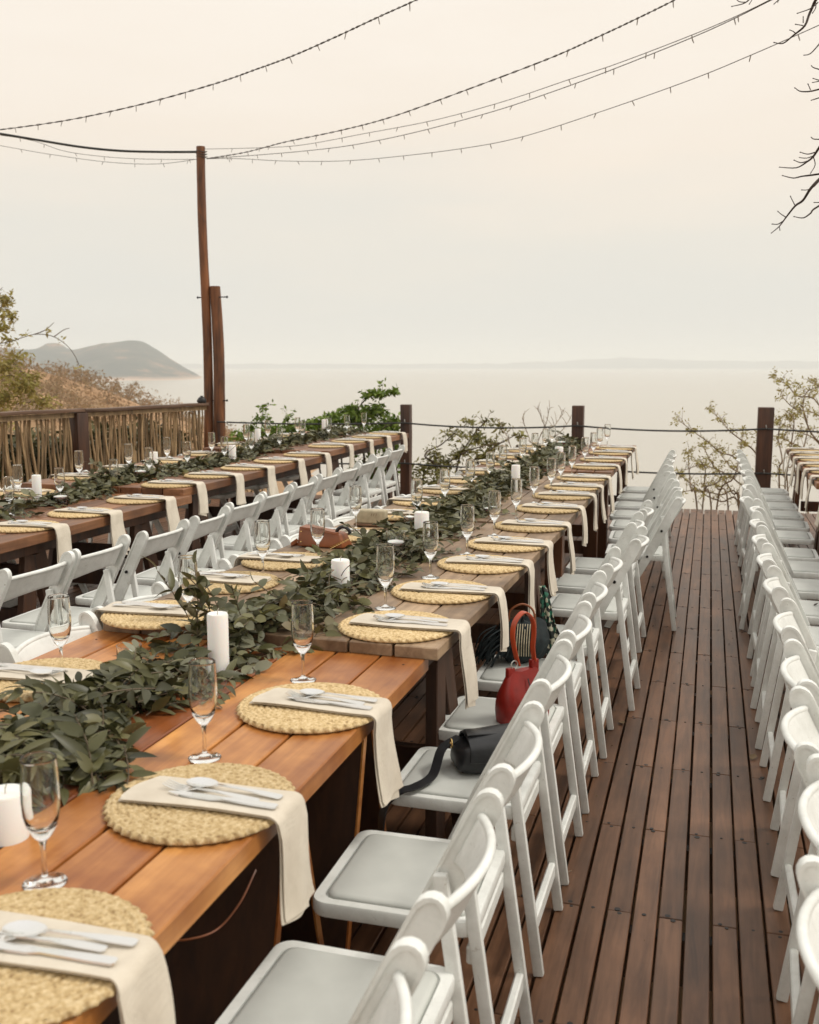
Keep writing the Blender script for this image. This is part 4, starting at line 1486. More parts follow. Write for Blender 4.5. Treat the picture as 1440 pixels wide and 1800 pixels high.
def spoon_mesh():
    b = MB()
    cut_strip(b, [(.10, .0055, .002), (.095, .0095, .0025), (.06, .0085, .0045), (.02, .0045, .007), (-.03, .0032, .008), (-.036, .005, .006)])
    # bowl, resting hollow side up
    NU, NV = 14, 6
    vs, fs = [], []
    for j in range(NV+1):
        r_ = j/NV
        for i in range(NU):
            a = 2*PI*i/NU
            vs.append((-.066+.033*r_*math.cos(a), .021*r_*math.sin(a)*(1-.12*math.cos(a)), .0015+.008*r_*r_))
    nv = len(vs)
    vs += [(x, y, z-.0012) for x, y, z in vs]
    for j in range(NV):
        for i in range(NU):
            q = (j*NU+i, j*NU+(i+1) % NU, (j+1)*NU+(i+1) % NU, (j+1)*NU+i)
            fs.append(q[::-1])
            fs.append(tuple(v+nv for v in q))
    for i in range(NU): fs.append((NV*NU+i, NV*NU+(i+1) % NU, nv+NV*NU+(i+1) % NU, nv+NV*NU+i)[::-1])
    b.add(vs, fs)
    return b.mesh('spoon', M['steel'], angle=60)
FORK, KNIFE, SPOON = fork_mesh(), knife_mesh(), spoon_mesh()

def make_flute():
    root = empty('champagne_flute')
    b = MB()
    b.lathe([(0, 0), (.034, 0), (.0345, .0012), (.030, .0028), (.012, .0065), (.0055, .012), (0, .012)], 28)
    b.build('foot', M['glass'], root, angle=70)
    b = MB()
    b.lathe([(0, .0121), (.0052, .0121), (.0042, .02), (.0040, .05), (.0046, .064), (.0075, .073), (0, .0731)], 16)
    b.build('stem', M['glass'], root, angle=70)
    b = MB()
    prof = [(0, .0732), (.0082, .0732), (.0165, .083), (.0238, .098), (.0284, .118), (.0300, .142), (.0294, .172), (.0276, .206), (.0278, .2085), (.0268, .2105), (.0254, .2095), (.0251, .206), (.0270, .172), (.0276, .142),
            (.0260, .119), (.0208, .104), (.015, .0955), (.007, .0925), (0, .092)]
    b.lathe(prof, 32)
    b.build('bowl', M['glass'], root, angle=70)
    return root
fl_proto = make_flute()
ff = [True]
def flute(x, y, z, label):
    o = fl_proto if ff[0] else copy_tree(fl_proto)
    ff[0] = False
    o.location = (x, y, z)
    o.rotation_euler = (0, 0, random.uniform(0, 6))
    tag(o, label, 'glass', 'champagne flutes along the tables')

G_N, G_C = 'folded linen napkins at the place settings', 'cutlery at the place settings'
def setting(i, x, y, z, d, rz, phrase, cut=True, hangv=None):
    """rz=0: guest sits on +x side"""
    w = ORD[i]
    mt = link('placemat', MAT, None, (x, y, z), (0, 0, random.uniform(0, 6)))
    tag(mt, f'round woven straw placemat, {w} from camera on the {phrase}', 'placemat', 'round straw placemats along the tables')
    r2 = rz + random.uniform(-.06, .06)
    dy = random.uniform(-.012, .012)
    nk = link('napkin', napkin(d, i % 4), None, (x, y+dy, z), (0, 0, rz + random.uniform(-.045, .045)))
    tag(nk, f'folded beige napkin over the {w} placemat from camera, {phrase}', 'napkin', G_N)
    if cut:
        for me, oy, nm in ((FORK, -.003, 'fork'), (KNIFE, -.026, 'knife'), (SPOON, .016, 'spoon')):
            px = random.uniform(-.006, .006) + {'fork': .030, 'knife': .052, 'spoon': .058}[nm]
            oy2 = oy*1.0 + random.uniform(-.003, .003)
            c_, s_ = math.cos(rz), math.sin(rz)
            o = link(nm, me, None, (x + px*c_ - (oy2)*s_, y+dy + px*s_ + oy2*c_, z+.0252+(.001 if nm == 'spoon' else 0)), (0, 0, r2 + random.uniform(-.09, .09)))
            tag(o, f'steel {nm} on the {w} napkin from camera, {phrase}', nm, G_C)
PH = {'mr': 'aisle side of the middle table', 'ml': 'left side of the middle table', 'lr': 'near side of the left table', 'll': 'fence side of the left table', 'rl': 'aisle side of the right table'}
mR = [(1.12, .74), (1.65, .74), (2.21, .74), (2.87, .775), (3.37, .775), (3.89, .775), (4.36, .775), (4.90, .775), (5.48, .783), (6.04, .783), (6.49, .783), (7.04, .783), (7.74, .793), (8.35, .793), (9.0, .793), (9.55, .793)]
def medge(y): return -.737 if y < 2.72 else (-.700+(y-2.7)*.021 if y < 4.98 else -.655)
for i, (y, z) in enumerate(mR):
    e = medge(y)
    x = e - (.152 if i < 3 else (.178 if y < 3.6 else .16))
    setting(i, x, y, z+.0008, round(e-x, 2), 0, PH['mr'])
    flute(x-.10+random.uniform(-.015, .01), y+.22+random.uniform(-.03, .03), z, f'champagne flute behind the {ORD[i]} placemat from camera, {PH["mr"]}')
mL = [(1.66, .74), (2.22, .74), (2.80, .775), (3.30, .775), (3.73, .775), (4.40, .775), (5.03, .783), (5.56, .783), (6.12, .783), (6.70, .783), (7.28, .783), (7.86, .793), (8.45, .793), (9.05, .793), (9.6, .793)]
gl = {0: (-1.55, 1.75), 1: (-1.645, 2.30), 2: (-1.50, 2.74), 3: (-1.58, 3.46), 4: (-1.50, 3.82), 5: (-1.61, 4.60)}
for i, (y, z) in enumerate(mL):
    setting(i, (-1.64 if y < 2.5 else -1.635 if y < 3.5 else -1.60 if y < 4 else -1.575) if y < 5 else -1.535, y, z+.0008, .17, PI, PH['ml'])
    gx, gy = gl.get(i, (-1.37+random.uniform(-.03, .03), y-.12+random.uniform(-.04, .04)))
    flute(gx, gy, z, f'champagne flute beside the {ORD[i]} placemat from camera, {PH["ml"]}')
lR = [(3.78, .75), (4.33, .75), (4.83, .75), (5.40, .75), (5.86, .79), (6.42, .79), (6.98, .79), (7.56, .79), (8.16, .79), (8.75, .82), (9.35, .82), (9.95, .82), (10.5, .82)]
for i, (y, z) in enumerate(lR):
    e = -3.09 if z < .77 else (-3.13 if z < .8 else -3.14)
    setting(i, e-.19, y, z+.0008, .19, 0, PH['lr'])
    flute(e-.55+random.uniform(-.03, .03), y+.35, z, f'champagne flute behind the {ORD[i]} placemat from camera, {PH["lr"]}')
lL = [(4.95, .75), (5.5, .75), (6.08, .79), (6.7, .79), (7.3, .79), (7.95, .79), (8.6, .82), (9.25, .82), (9.9, .82)]
for i, (y, z) in enumerate(lL):
    setting(i, -4.13 if z < .8 else -4.16, y, z+.0008, .17, PI, PH['ll'])
    flute(-4.0+random.uniform(-.05, .04), y-.2+random.uniform(-.05, .05), z, f'champagne flute beside the {ORD[i]} placemat from camera, {PH["ll"]}')
rL = [(5.6, .775), (6.15, .775), (6.7, .775), (7.45, .785), (7.95, .785), (8.45, .785), (8.95, .785), (9.45, .785), (9.9, .785)]
for i, (y, z) in enumerate(rL):
    setting(i, .895, y, z+.0008, .18, PI, PH['rl'])
# ------------------------------------------------------------------ candles
random.seed(81)
def candle(x, y, z, r_, h, label):
    root = empty('pillar_candle', (x, y, z), label=label, cat='candle', group='white pillar candles along the tables')
    b = MB()
    b.lathe([(0, .0), (r_, 0), (r_, h-.004), (r_*.93, h), (r_*.5, h-.002), (0, h-.004)], 28)
    b.build('wax', M['wax'], root, angle=50)
    w = MB()
    w.tube([(0, 0, h-.005), (.001, 0, h+.006), (.004, 0, h+.014)], .0013, 5)
    w.build('wick', M['wick'], root)
candle(-1.150, 1.43, .74, .036, .085, 'short white pillar candle at the left picture edge on orange table')
candle(-1.235, 2.41, .74, .028, .165, 'tall white pillar candle in the greenery on the orange table')
candle(-1.235, 3.36, .775, .033, .10, 'short white pillar candle in the greenery on the grey table')
candle(-1.25, 4.49, .775, .034, .115, 'short wide white candle at the far end of the grey table garland')
candle(-1.13, 6.22, .783, .027, .165, 'tall white pillar candle on the third middle table')
candle(-1.17, 8.4, .793, .034, .10, 'short white pillar candle far along the middle table garland')
candle(-3.83, 5.20, .75, .027, .16, 'tall white pillar candle nearest the camera on the left table')
candle(-4.00, 6.85, .79, .027, .12, 'white pillar candle on the left table in front of the fence')
candle(-3.72, 7.60, .79, .030, .12, 'low white pillar candle on the left table, right of the poles')
candle(-3.95, 8.60, .82, .027, .16, 'tall white pillar candle on the left table beside the thick pole')
candle(-3.95, 10.3, .82, .03, .16, 'white pillar candle at the far end of the left table')
def votive(x, y, z, label, r_=.042, h=.095, cz=.02):
    root = empty('votive_glass', (x, y, z), label='clear glass candle holder ' + label, cat='candle holder', group='glass candle holders along the tables')
    b = MB()
    b.lathe([(0, 0), (r_*.92, 0), (r_, .01), (r_, h), (r_-.0022, h), (r_-.0022, .010), (r_*.8, .006), (0, .006)], 28)
    b.build('cup', M['glass'], root, angle=60)
    c = MB()
    c.lathe([(0, cz), (r_*.5, cz+.002), (r_*.85, cz+.014), (r_*.85, cz+.018), (r_*.4, cz+.022), (0, cz+.021)], 20)
    c.tube([(0, 0, cz+.02), (.001, .001, cz+.035)], .001, 4)
    o = c.build('floating_candle', M['wax'], None, (x, y, z))
    tag(o, 'small white candle inside the glass holder ' + label, 'candle', 'small white candles in glass holders')
votive(-1.085, 5.26, .775, 'in greenery right of the box on middle table', .046, .095)
votive(-1.21, 3.95, .775, 'behind two flutes on the grey table', .040, .11, .05)
votive(-1.40, 4.80, .775, 'left of the wide candle on grey table', .03, .045, .025)
votive(-1.50, 2.40, .74, 'in greenery on the orange table', .034, .06)
votive(-3.60, 5.10, .75, 'beside the tall candle on the left table', .045, .075, .035)
votive(-3.70, 6.15, .79, 'in the left table garland before the fence', .045, .075, .035)
votive(-1.18, 7.15, .783, 'far along the middle table garland', .038, .06, .03)
votive(-1.25, 9.1, .793, 'at the far end of the middle table', .045, .12, .07)
votive(-3.85, 9.2, .82, 'far along the left table garland', .045, .09, .04)

# ================================================================== GARLANDS
def leaf_mesh(name, L, Wd, mat, fold=.25, curl=.2, n=5, round_=False):
    b = MB()
    vs, fs = [], []
    for i in range(n+1):
        t = i/n
        if round_: w = Wd*math.sqrt(max(0, 1-(2*t-1)**2))
        else: w = Wd*(math.sin(PI*t**.8))**.8 if 0 < t < 1 else 0
        x = L*t
        z = -curl*L*t*t
        vs += [(x, -w/2, z+fold*w/2), (x, 0, z), (x, w/2, z+fold*w/2)]
    for i in range(n):
        fs += [(i*3, (i+1)*3, (i+1)*3+1, i*3+1), (i*3+1, (i+1)*3+1, (i+1)*3+2, i*3+2)]
    b.add(vs, fs)
    return b.mesh(name, mat, merge=1e-5, angle=180), b
LV = [leaf_mesh('leaf', .058, .036, M['leaf_grey'], .18, .25, 5, True), leaf_mesh('leaf', .062, .030, M['leaf_grey'], .3, .1), leaf_mesh('leaf', .045, .032, M['leaf_grey'], .15, .35, 5, True),
      leaf_mesh('leaf', .088, .024, M['leaf_dark'], .3, .25), leaf_mesh('leaf', .074, .026, M['leaf_dark'], .3, .45), leaf_mesh('leaf', .066, .029, M['leaf_dark'], .25, .15)]
KEEP = [(-1.150, 1.43), (-1.235, 2.41), (-1.235, 3.36), (-1.25, 4.49), (-1.13, 6.22), (-1.17, 8.4), (-3.83, 5.20), (-4.0, 6.85), (-3.72, 7.6), (-3.95, 8.6), (-1.085, 5.26), (-1.21, 3.95), (-1.40, 4.80), (-3.60, 5.10), (-3.70, 6.15)]
def clear_ok(q, zf):
    for (kx, ky) in KEEP:
        d = Vector((q.x-kx, q.y-ky))
        if d.length < .058: return False
        c = -Vector((kx, ky)).normalized()
        a = d.dot(c)
        if 0 < a < .22 and abs(d.x*c.y - d.y*c.x) < .045 and q.z > zf(q.y) + .025: return False
    return True
def garland(label, y0, y1, cx, wid, zf, hgt, per_m, seed, nparts, size=1.0):
    random.seed(seed)
    root = empty('garland', (cx(y0), y0, zf(y0)), label=label, cat='garland', group='eucalyptus garlands laid along the tables')
    o = Vector((cx(y0), y0, zf(y0)))
    stems, restg, restd = MB(), MB(), MB()
    leaves = []
    for _ in range(int((y1-y0)*per_m)):
        y = random.uniform(y0, y1)
        if noise.noise(Vector((y*3.1, seed, 0))) < -.12 and random.random() < .62: continue
        w = wid(y)
        lat = random.gauss(0, .28)
        tall = seed == 91 and _ in (11, 12, 13, 14, 15, 16)
        if tall: y, lat = 2.62 + .025*(_-13), -.28 + .05*(_-13)
        base = Vector((cx(y)+lat*w*.5, y, zf(y) + hgt*random.uniform(.1, .75)*max(.25, 1-abs(lat)*1.2)))
        sgn = random.choice((-1, -1, 1))
        dirv = Vector((random.gauss(0, .55), sgn*random.uniform(.45, 1), random.uniform(-.05, .38))).normalized()
        Ls = random.uniform(.12, .26)*size
        if random.random() < .09:
            dirv = (dirv + Vector((0, 0, .7))).normalized()
        if random.random() < .12:
            dirv = Vector((dirv.x*2.5, dirv.y, .08)).normalized(); Ls *= 1.35
        if tall: dirv, Ls = Vector((random.uniform(-.3, .1), random.uniform(-.5, .2), 1)).normalized(), random.uniform(.2, .27)
        kind = 0 if random.random() < (.62 if y > 2.6 or cx(y) < -3 else .25) else 1
        nodes = random.randint(6, 9)
        pts = []
        p = base.copy()
        d = dirv.copy()
        for k in range(nodes+1):
            pts.append(p.copy())
            d = (d + Vector((random.gauss(0, .08), random.gauss(0, .08), -.10))).normalized()
            p = p + d*Ls/nodes
            zmin = zf(p.y)+.006
            if p.z < zmin: p.z = zmin
        stems.tube([q-o for q in pts], [.0018]*len(pts), 4)
        for k in range(1, nodes+1):
            t = (pts[k]-pts[k-1])
            if t.length < 1e-6: continue
            t.normalize()
            side = t.cross(Vector((random.gauss(0, .35), random.gauss(0, .35), 1))).normalized()
            for s_ in ((-1, 1) if k < nodes else (0,)):
                ld = (t*random.uniform(.5, .9) + side*s_*random.uniform(.7, 1.0) + Vector((0, 0, random.uniform(-.15, .5)))).normalized()
                nrm_ = Vector((random.gauss(0, .8), random.gauss(0, .8), 1))
                yv = nrm_.cross(ld).normalized()
                zv = ld.cross(yv)
                sc = random.uniform(.65, 1.45)*(1-.35*k/nodes)*size
                q = pts[k]
                tip = q + ld*.06*sc
                zl = zf(q.y)+.003
                if tip.z < zl:
                    ld.z += (zl-tip.z)/(.06*sc)
                    ld.normalize()
                    zv = ld.cross(yv).normalized()
                Mx = Matrix((ld*sc, yv*sc, zv*sc)).transposed().to_4x4()
                Mx.translation = q - o
                leaves.append((Mx, random.choice((0, 1, 2)) + 3*kind, q))
    leaves = [l for l in leaves if clear_ok(l[2], zf)]
    vis = sorted(leaves, key=lambda l: (l[2].y + .5*abs(l[2].y)*0) - 4.0*(l[2].z-zf(l[2].y)))
    for i, (Mx, v, q) in enumerate(vis):
        if i < nparts:
            ob = bpy.data.objects.new('leaf', LV[v][0])
            COL.objects.link(ob)
            ob.parent = root
            ob.matrix_basis = Mx
        else:
            tgt = restg if v < 3 else restd
            src = LV[v][1]
            tgt.add([Mx @ Vector(p) for p in src.v], src.f)
    stems.build('stem', M['stem'], root)
    tag(restg.build('leaf_mass', M['leaf_grey'], root, angle=180, merge=1e-6), kind='stuff')
    tag(restd.build('leaf_mass', M['leaf_dark'], root, angle=180, merge=1e-6), kind='stuff')
    return root
def zmain(y): return .741 if y < 2.70 else (.776 if y < 4.98 else (.784 if y < 7.45 else .794))
def cxm(y): return -1.33 if y < 2.6 else (-1.27 - .0*(y-2.6) + .03*math.sin(y*2.1) if y < 5 else -1.24+.03*math.sin(y*1.7))
def wm(y): return .60 if y < 2.7 else (.40 if y < 4.8 else .26)
garland('thick eucalyptus garland running down the centre of the middle tables', 1.0, 10.0, cxm, wm, zmain, .085, 112, 91, 300, .90)
def zleft(y): return .751 if y < 5.70 else (.791 if y < 8.3 else .821)
garland('eucalyptus garland running down the centre of the left tables', 4.3, 10.6, lambda y: -3.66-.03*(y-4.3)+.03*math.sin(y*2), lambda y: .22, zleft, .085, 74, 92, 220, .95)

# ================================================================== BAGS
random.seed(101)
SZ = .458
# red bag
rb = empty('red_handbag', (-.525, 3.07, SZ), .85, 'red leather bag with loop handle standing on a chair seat', 'handbag')
b = MB()
lay = []
nL = 26
for k in range(9):
    t = k/8
    z = .165*t
    wx = .098*(1+.12*math.sin(t*PI))*(1-.42*t**2.2)
    wy = .055*(1+.18*math.sin(t*PI))*(1-.82*t**1.5)
    ring = []
    for j in range(nL):
        a = 2*PI*j/nL
        c_, s_ = math.cos(a), math.sin(a)
        x = wx*(abs(c_)**.6)*(1 if c_ > 0 else -1)
        y = wy*(abs(s_)**.6)*(1 if s_ > 0 else -1)
        zz = z + (.035*(abs(x)/.098)**2*t**2) + .003*noise.noise(Vector((x*30, y*30, z*30)))
        ring.append((x, y + .004*noise.noise(Vector((x*20, z*20, 3))), zz))
    lay.append(ring)
vs = [v for r_ in lay for v in r_]
fs = [tuple(reversed(range(nL)))] + [(i*nL+j, i*nL+(j+1) % nL, (i+1)*nL+(j+1) % nL, (i+1)*nL+j) for i in range(8) for j in range(nL)] + [tuple(8*nL+j for j in range(nL))]
b.add(vs, fs)
b.build('body', M['redleather'], rb, angle=60)
h = MB()
hp = bez([(-.022, 0, .185), (-.040, 0, .24), (-.050, 0, .29), (-.040, 0, .335), (-.002, 0, .362), (.036, 0, .335), (.046, 0, .29), (.042, 0, .24), (.050, .0, .19)], 5)
h.ribbon(hp, (0, 1, 0), .024, .006)
h.build('handle', M['orangeleather'], rb, bevel=.0015, seg=1)
h = MB()
h.tube([(-.045+.014*math.cos(a), -.006, .192+.014*math.sin(a)) for a in [2*PI*i/14 for i in range(15)]], .0025, 6)
h.build('ring', M['hook'], rb)
h = MB()
h.box((.048, 0, .175), (.034, .018, .045))
h.build('handle_tab', M['redleather'], rb, bevel=.003)
h = MB()
h.box((-.058, 0, .165), (.030, .020, .035))
h.build('handle_tab', M['redleather'], rb, bevel=.003)
h = MB()
h.ribbon(bez([(-.005, -.058, .02), (-.004, -.062, .08), (-.002, -.03, .145)], 4), (1, 0, 0), .003, .003)
h.build('seam', M['blackleather'], rb)

rb.scale = (.88, .88, .95)
# black shoulder bag
kb = empty('black_shoulder_bag', (-.545, 2.66, SZ), .45, 'black leather shoulder bag lying on a chair with its strap hanging', 'handbag')
b = MB()
NU, NV = 36, 18
vs, fs = [], []
for j in range(NV+1):
    t = PI*j/NV
    for i in range(NU):
        a = 2*PI*i/NU
        def se(v, p): return math.copysign(abs(v)**p, v)
        x = .105*se(math.sin(t), .45)*se(math.cos(a), .5)
        y = .068*se(math.sin(t), .45)*se(math.sin(a), .5)
        z = .050 - .050*se(math.cos(t), .5)
        n_ = noise.noise(Vector((x*16, y*16, z*16+7)))
        sag = -.012*(1-(abs(x)/.105)**2)*(z/.1)
        vs.append((x*(1+.06*n_), y*(1+.10*n_), max(.0015, z*(1+.12*n_) + sag + .018*(x/.105)*(z/.1))))
for j in range(NV):
    for i in range(NU): fs.append((j*NU+i, j*NU+(i+1) % NU, (j+1)*NU+(i+1) % NU, (j+1)*NU+i))
b.add(vs, fs)
b.build('body', M['blackleather'], kb, merge=1e-4, angle=80)
b = MB()
fp = []
b.ribbon(bez([(0, .066, .07), (0, .035, .101), (.004, -.03, .102), (.004, -.070, .082), (.002, -.078, .04)], 4), (1, 0, .1), .15, .005)
b.build('flap', M['blackleather'], kb, bevel=.002, seg=1)
b = MB()
b.box((-.02, -.004, .1035), (.10, .05, .006))
b.build('front_pocket', M['blackleather'], kb, bevel=.0025, seg=2)
b = MB()
for k in range(4): b.box((.048+.006*k, -.02, .1105), (.0035, .016-.003*(k % 2), .002), Matrix.Rotation(.3*(k % 2), 3, 'Z'))
b.build('emblem', M['brass'], kb, smooth=False)
b = MB()
b.tube([(-.108, .012*math.cos(a), .075+.012*math.sin(a)) for a in [2*PI*i/12 for i in range(13)]], .0025, 6)
b.build('buckle', M['brass'], kb)
st = MB()
def kl(x, y, z):
    v = Vector((x, y, z)) - Vector((-.545, 2.66, SZ))
    c_, s_ = math.cos(-.45), math.sin(-.45)
    return Vector((v.x*c_-v.y*s_, v.x*s_+v.y*c_, v.z))
sp = bez([kl(-.63, 2.66, .535), kl(-.665, 2.60, .52), kl(-.67, 2.52, .475), kl(-.70, 2.455, .466), kl(-.735, 2.42, .462), kl(-.765, 2.40, .43), kl(-.775, 2.395, .36), kl(-.765, 2.41, .27), kl(-.72, 2.44, .22), kl(-.62, 2.43, .24), kl(-.54, 2.425, .33), kl(-.50, 2.43, .44), kl(-.48, 2.50, .47), kl(-.46, 2.58, .50)], 5)
st.ribbon(sp, kl(-.745, 2.66, SZ+.0)+Vector((0, .3, .05)), .028, .003)
st.build('strap', M['blackleather'], kb, smooth=True)

# dark tasselled bag with patterned scarf
def pattern_mat():
    mt, t, b_ = newmat('green_white_print')
    tcn = N(t, 'ShaderNodeTexCoord')
    v = N(t, 'ShaderNodeTexVoronoi', Scale=75)
    t.links.new(tcn.outputs['Object'], v.inputs['Vector'])
    sp_ = N(t, 'ShaderNodeSeparateColor')
    t.links.new(v.outputs['Color'], sp_.inputs[0])
    r_ = ramp(t, [(0, (.01, .015, .012)), (.45, (.012, .02, .016)), (.5, (.02, .12, .07)), (.72, (.03, .2, .12)), (.78, (.5, .48, .36)), (1, (.55, .52, .42))])
    r_.color_ramp.interpolation = 'CONSTANT'
    t.links.new(sp_.outputs[0], r_.inputs[0])
    t.links.new(r_.outputs[0], b_.inputs['Base Color'])
    b_.inputs['Roughness'].default_value = .7
    return mt
M['print'] = pattern_mat()
tbg = empty('tasselled_bag', (-.64, 3.70, SZ), .2, 'dark patterned bag with black tassels on the chair behind the red bag', 'handbag')
b = MB()
NU, NV = 22, 12
vs, fs = [], []
for j in range(NV+1):
    t = PI*j/NV
    for i in range(NU):
        a = 2*PI*i/NU
        n_ = 1 + .28*noise.noise(Vector((math.cos(a)*2, math.sin(a)*2, math.cos(t)*2+4)))
        z = .075 - .085*math.cos(t)*n_
        vs.append((.105*math.sin(t)*math.cos(a)*n_, .075*math.sin(t)*math.sin(a)*n_, max(.001, z)))
for j in range(NV):
    for i in range(NU): fs.append((j*NU+i, j*NU+(i+1) % NU, (j+1)*NU+(i+1) % NU, (j+1)*NU+i))
b.add(vs, fs)
b.build('body', M['cloth_dark'], tbg, merge=1e-4, angle=80)
b = MB()
for k in range(46):
    a = random.uniform(2.2, 5.0)
    p0 = Vector((.08*math.cos(a)-.02, .06*math.sin(a), random.uniform(.06, .13)))
    p1 = p0 + Vector((random.uniform(-.06, -.02), random.uniform(-.05, .01), -random.uniform(.02, .05)))
    p2 = Vector((p1.x-.02, p1.y-.01, max(.004, p1.z-.05)))
    b.tube(bez([p0, p1, p2], 3), .0032, 4)
b.build('tassel', M['cloth_dark'], tbg)
b = MB()
for k in range(9):
    x = -.03 + .009*k
    b.ribbon(bez([(x, -.078, .04), (x, -.084, .09), (x+.005, -.05, .155)], 4), (1, 0, 0), .0035, .002)
b.build('gold_stripe', M['beige'], tbg, smooth=False)
b = MB()
hp = bez([(-.05, -.03, .14), (-.045, -.035, .20), (0, -.03, .225), (.04, -.03, .20), (.05, -.03, .13)], 5)
b.tube(hp, .004, 6)
b.build('handle', M['brownleather'], tbg)
sc_ = MB()
path = bez([(0, 0, .27), (.015, -.01, .22), (.03, -.015, .14), (.055, -.03, .07), (.075, -.05, .01)], 6)
NS = 8
vs, fs = [], []
for i, p in enumerate(path):
    w = .02 + .075*(i/len(path))
    for j in range(NS+1):
        s_ = j/NS-.5
        vs.append((p.x + s_*w*.9, p.y + .012*math.sin(s_*14+i*.3) + s_*w*.4, max(p.z, .004)))
for i in range(len(path)-1):
    for j in range(NS): fs.append((i*(NS+1)+j, i*(NS+1)+j+1, (i+1)*(NS+1)+j+1, (i+1)*(NS+1)+j))
sc_.add(vs, fs)
o = sc_.build('patterned_scarf', M['print'], None, (-.585, 3.80, SZ), angle=180)
sm_ = o.modifiers.new('solid', 'SOLIDIFY')
sm_.thickness = .003
tag(o, 'green, black and white patterned scarf draped beside the dark tasselled bag', 'scarf')

# brown handbag lying on the table
hb = empty('brown_handbag', (-1.585, 4.13, .777), .02, 'tan brown leather handbag lying on the middle table', 'handbag')
b = MB()
vs = [(-.115, -.05, 0), (.100, -.055, 0), (.110, .05, 0), (-.105, .055, 0), (-.110, -.035, .085), (.080, -.045, .062), (.085, .035, .060), (-.105, .04, .088)]
b.add(vs, [(3, 2, 1, 0), (4, 5, 6, 7), (0, 1, 5, 4), (1, 2, 6, 5), (2, 3, 7, 6), (3, 0, 4, 7)])
link('body', b.mesh('body', M['brownleather'], bevel=.008, seg=3), hb)
b = MB()
for (x, z) in ((-.097, .066), (-.097, .022)): b.lathe([(0, -.002), (.0042, -.002), (.003, .002), (0, .003)], 10, (x, -.052+.014*z/.085*1.0, z))
b.build('stud', M['brass'], hb)
b = MB()
b.tube([(.085+.030*math.cos(a), -.01, .062+.026*math.sin(a)) for a in [PI*1.2*i/12-.2 for i in range(13)]], .008, 8)
b.build('handle', M['blackleather'], hb)
b = MB()
for k in range(9):
    c0 = Vector((.045+.010*k, -.058-.001*k, .004+.0052*k))
    b.tube([c0 + Vector((.0055*math.cos(a), .002*math.sin(a*2), .0045*math.sin(a))) for a in [2*PI*i/8 for i in range(9)]], .0016, 4)
b.build('chain', M['brass'], hb)
b = MB()
b.ribbon(bez([(-.11, -.05, .03), (-.135, -.06, .012), (-.145, -.03, .004), (-.12, .0, .004)], 4), (0, 0, 1), .014, .003)
b.build('strap', M['brownleather'], hb)
b = MB()
b.ribbon([(-.10, -.0475, .086), (-.04, -.049, .081), (.02, -.050, .075), (.078, -.052, .066)], (0, 1, 0), .012, .004)
b.build('top_edging', M['brownleather'], hb)
# pale box clutch
cbx = empty('box_clutch', (-1.57, 4.72, .777), .02, 'pale beige box clutch standing on the left side of the middle table', 'clutch')
b = MB()
b.box((0, 0, .047), (.155, .06, .068))
link('body', b.mesh('body', M['beige'], bevel=.010, seg=3), cbx)
b = MB()
b.box((0, 0, .008), (.165, .07, .012))
link('base', b.mesh('base', M['beige_d'], bevel=.003, seg=1), cbx)
b = MB()
for k, x in enumerate((-.012, 0, .012)):
    b.bar((x+.02, -.0306, .052), (x+.023, -.0306, .066), .0015, .002)
b.build('mark', M['beige_d'], cbx, smooth=False)

# ================================================================== SMALL THINGS
random.seed(111)
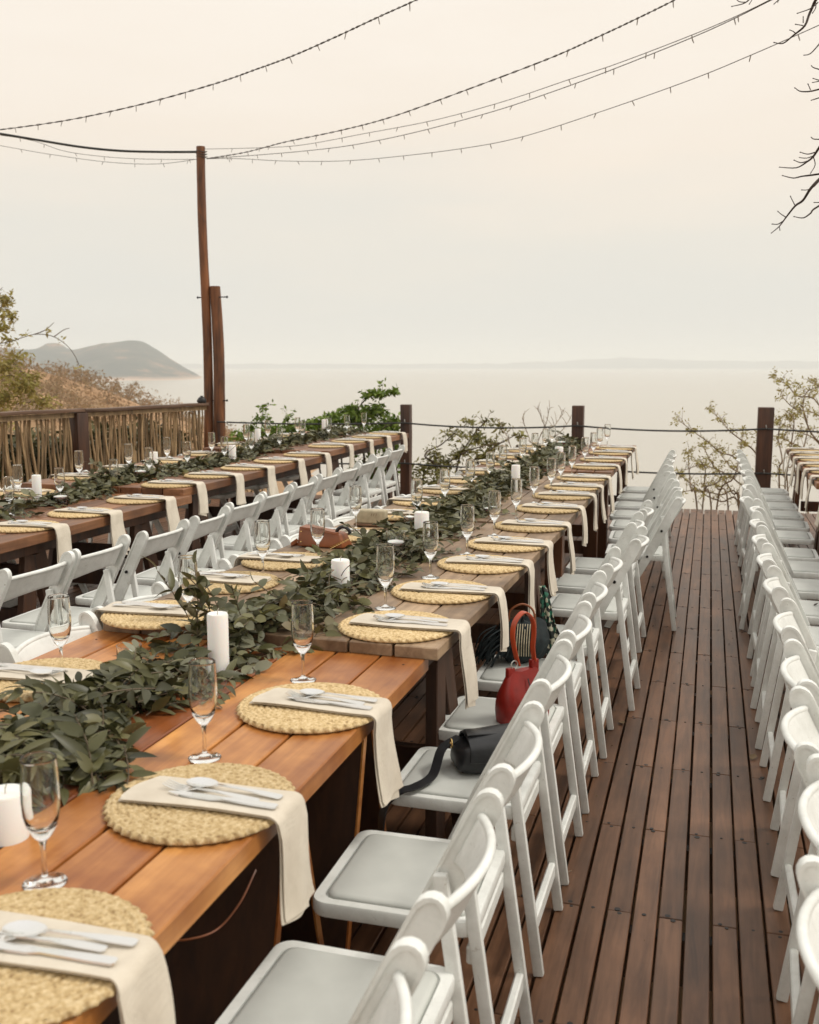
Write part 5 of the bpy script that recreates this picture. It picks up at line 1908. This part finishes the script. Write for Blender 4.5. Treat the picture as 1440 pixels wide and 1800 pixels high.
# cord hanging under the near table
b = MB()
b.tube(bez([at_y(462, 1500, 1.95), at_y(445, 1540, 1.9), at_y(420, 1590, 1.85), at_y(380, 1635, 1.8), at_y(325, 1652, 1.72), at_y(270, 1650, 1.6)], 6), .0028, 5)
tag(b.build('hanging_cord', M['brownleather']), 'thin brown cord hanging in a loop under the orange table edge', 'cord')
for (px, py, lab) in [(1092, 1268, 'pale dry leaf on the deck beside the left row chair feet'), (1321, 1335, 'dark dry leaf on the deck near the right row chair feet')]:
    p = at_z(px, py, .004)
    me, _ = leaf_mesh('dry_leaf', .05, .028, M['dryleaf'], .35, -.15)
    o = link('dry_leaf', me, None, p, (0, 0, random.uniform(0, 6)))
    tag(o, lab, 'leaf')
lt = MB()
for _ in range(46):
    lx, ly = random.uniform(-.9, .5), random.uniform(1.6, 11)
    lz = .0015
    a_ = random.uniform(0, 6)
    l_ = random.uniform(.006, .02)
    c0, s0 = math.cos(a_)*l_, math.sin(a_)*l_
    lt.add([(lx, ly, lz), (lx+c0*.5-s0*.22, ly+s0*.5+c0*.22, lz+.003), (lx+c0, ly+s0, lz), (lx+c0*.5+s0*.22, ly+s0*.5-c0*.22, lz+.001)], [(0, 1, 2, 3)])
tag(lt.build('leaf_litter', M['dryleaf'], smooth=False), 'tiny scattered bits of dry leaf on the deck boards', kind='stuff')
p = Vector((.50, 4.95, SZ+.002))
me, _ = leaf_mesh('dry_leaf', .035, .012, M['darkbark'], .5, -.2)
tag(link('dry_leaf', me, None, p, (0, 0, 1.0)), 'tiny dark curled leaf on a right row chair seat', 'leaf')
b = MB()
a_, c_ = at_z(975, 1545, .004), at_z(1005, 1530, .004)
b.tube([a_, (a_+c_)/2+Vector((.004, 0, .003)), c_], [.0025, .002, .001], 5)
tag(b.build('twig', M['palebark']), 'thin dry twig on the deck by the left row chair legs', 'twig')

# ================================================================== HAZE
b = MB()
TOPZ_H = 110
b.box((0, 0, (TOPZ_H + LAKE-14)/2), (60000, 60000, TOPZ_H-LAKE+14))
hz = b.build('haze', bpy.data.materials.new('lake_haze'), smooth=False)
mt = hz.data.materials[0]
mt.use_nodes = True
t = mt.node_tree
t.nodes.clear()
out = t.nodes.new('ShaderNodeOutputMaterial')
pv = t.nodes.new('ShaderNodeVolumePrincipled')
pv.inputs['Color'].default_value = (.93, .96, .97, 1)
pv.inputs['Density'].default_value = 2.4e-4
pv.inputs['Anisotropy'].default_value = 0.0
t.links.new(pv.outputs[0], out.inputs['Volume'])
tag(hz, 'thin pale haze over the lake', kind='stuff')
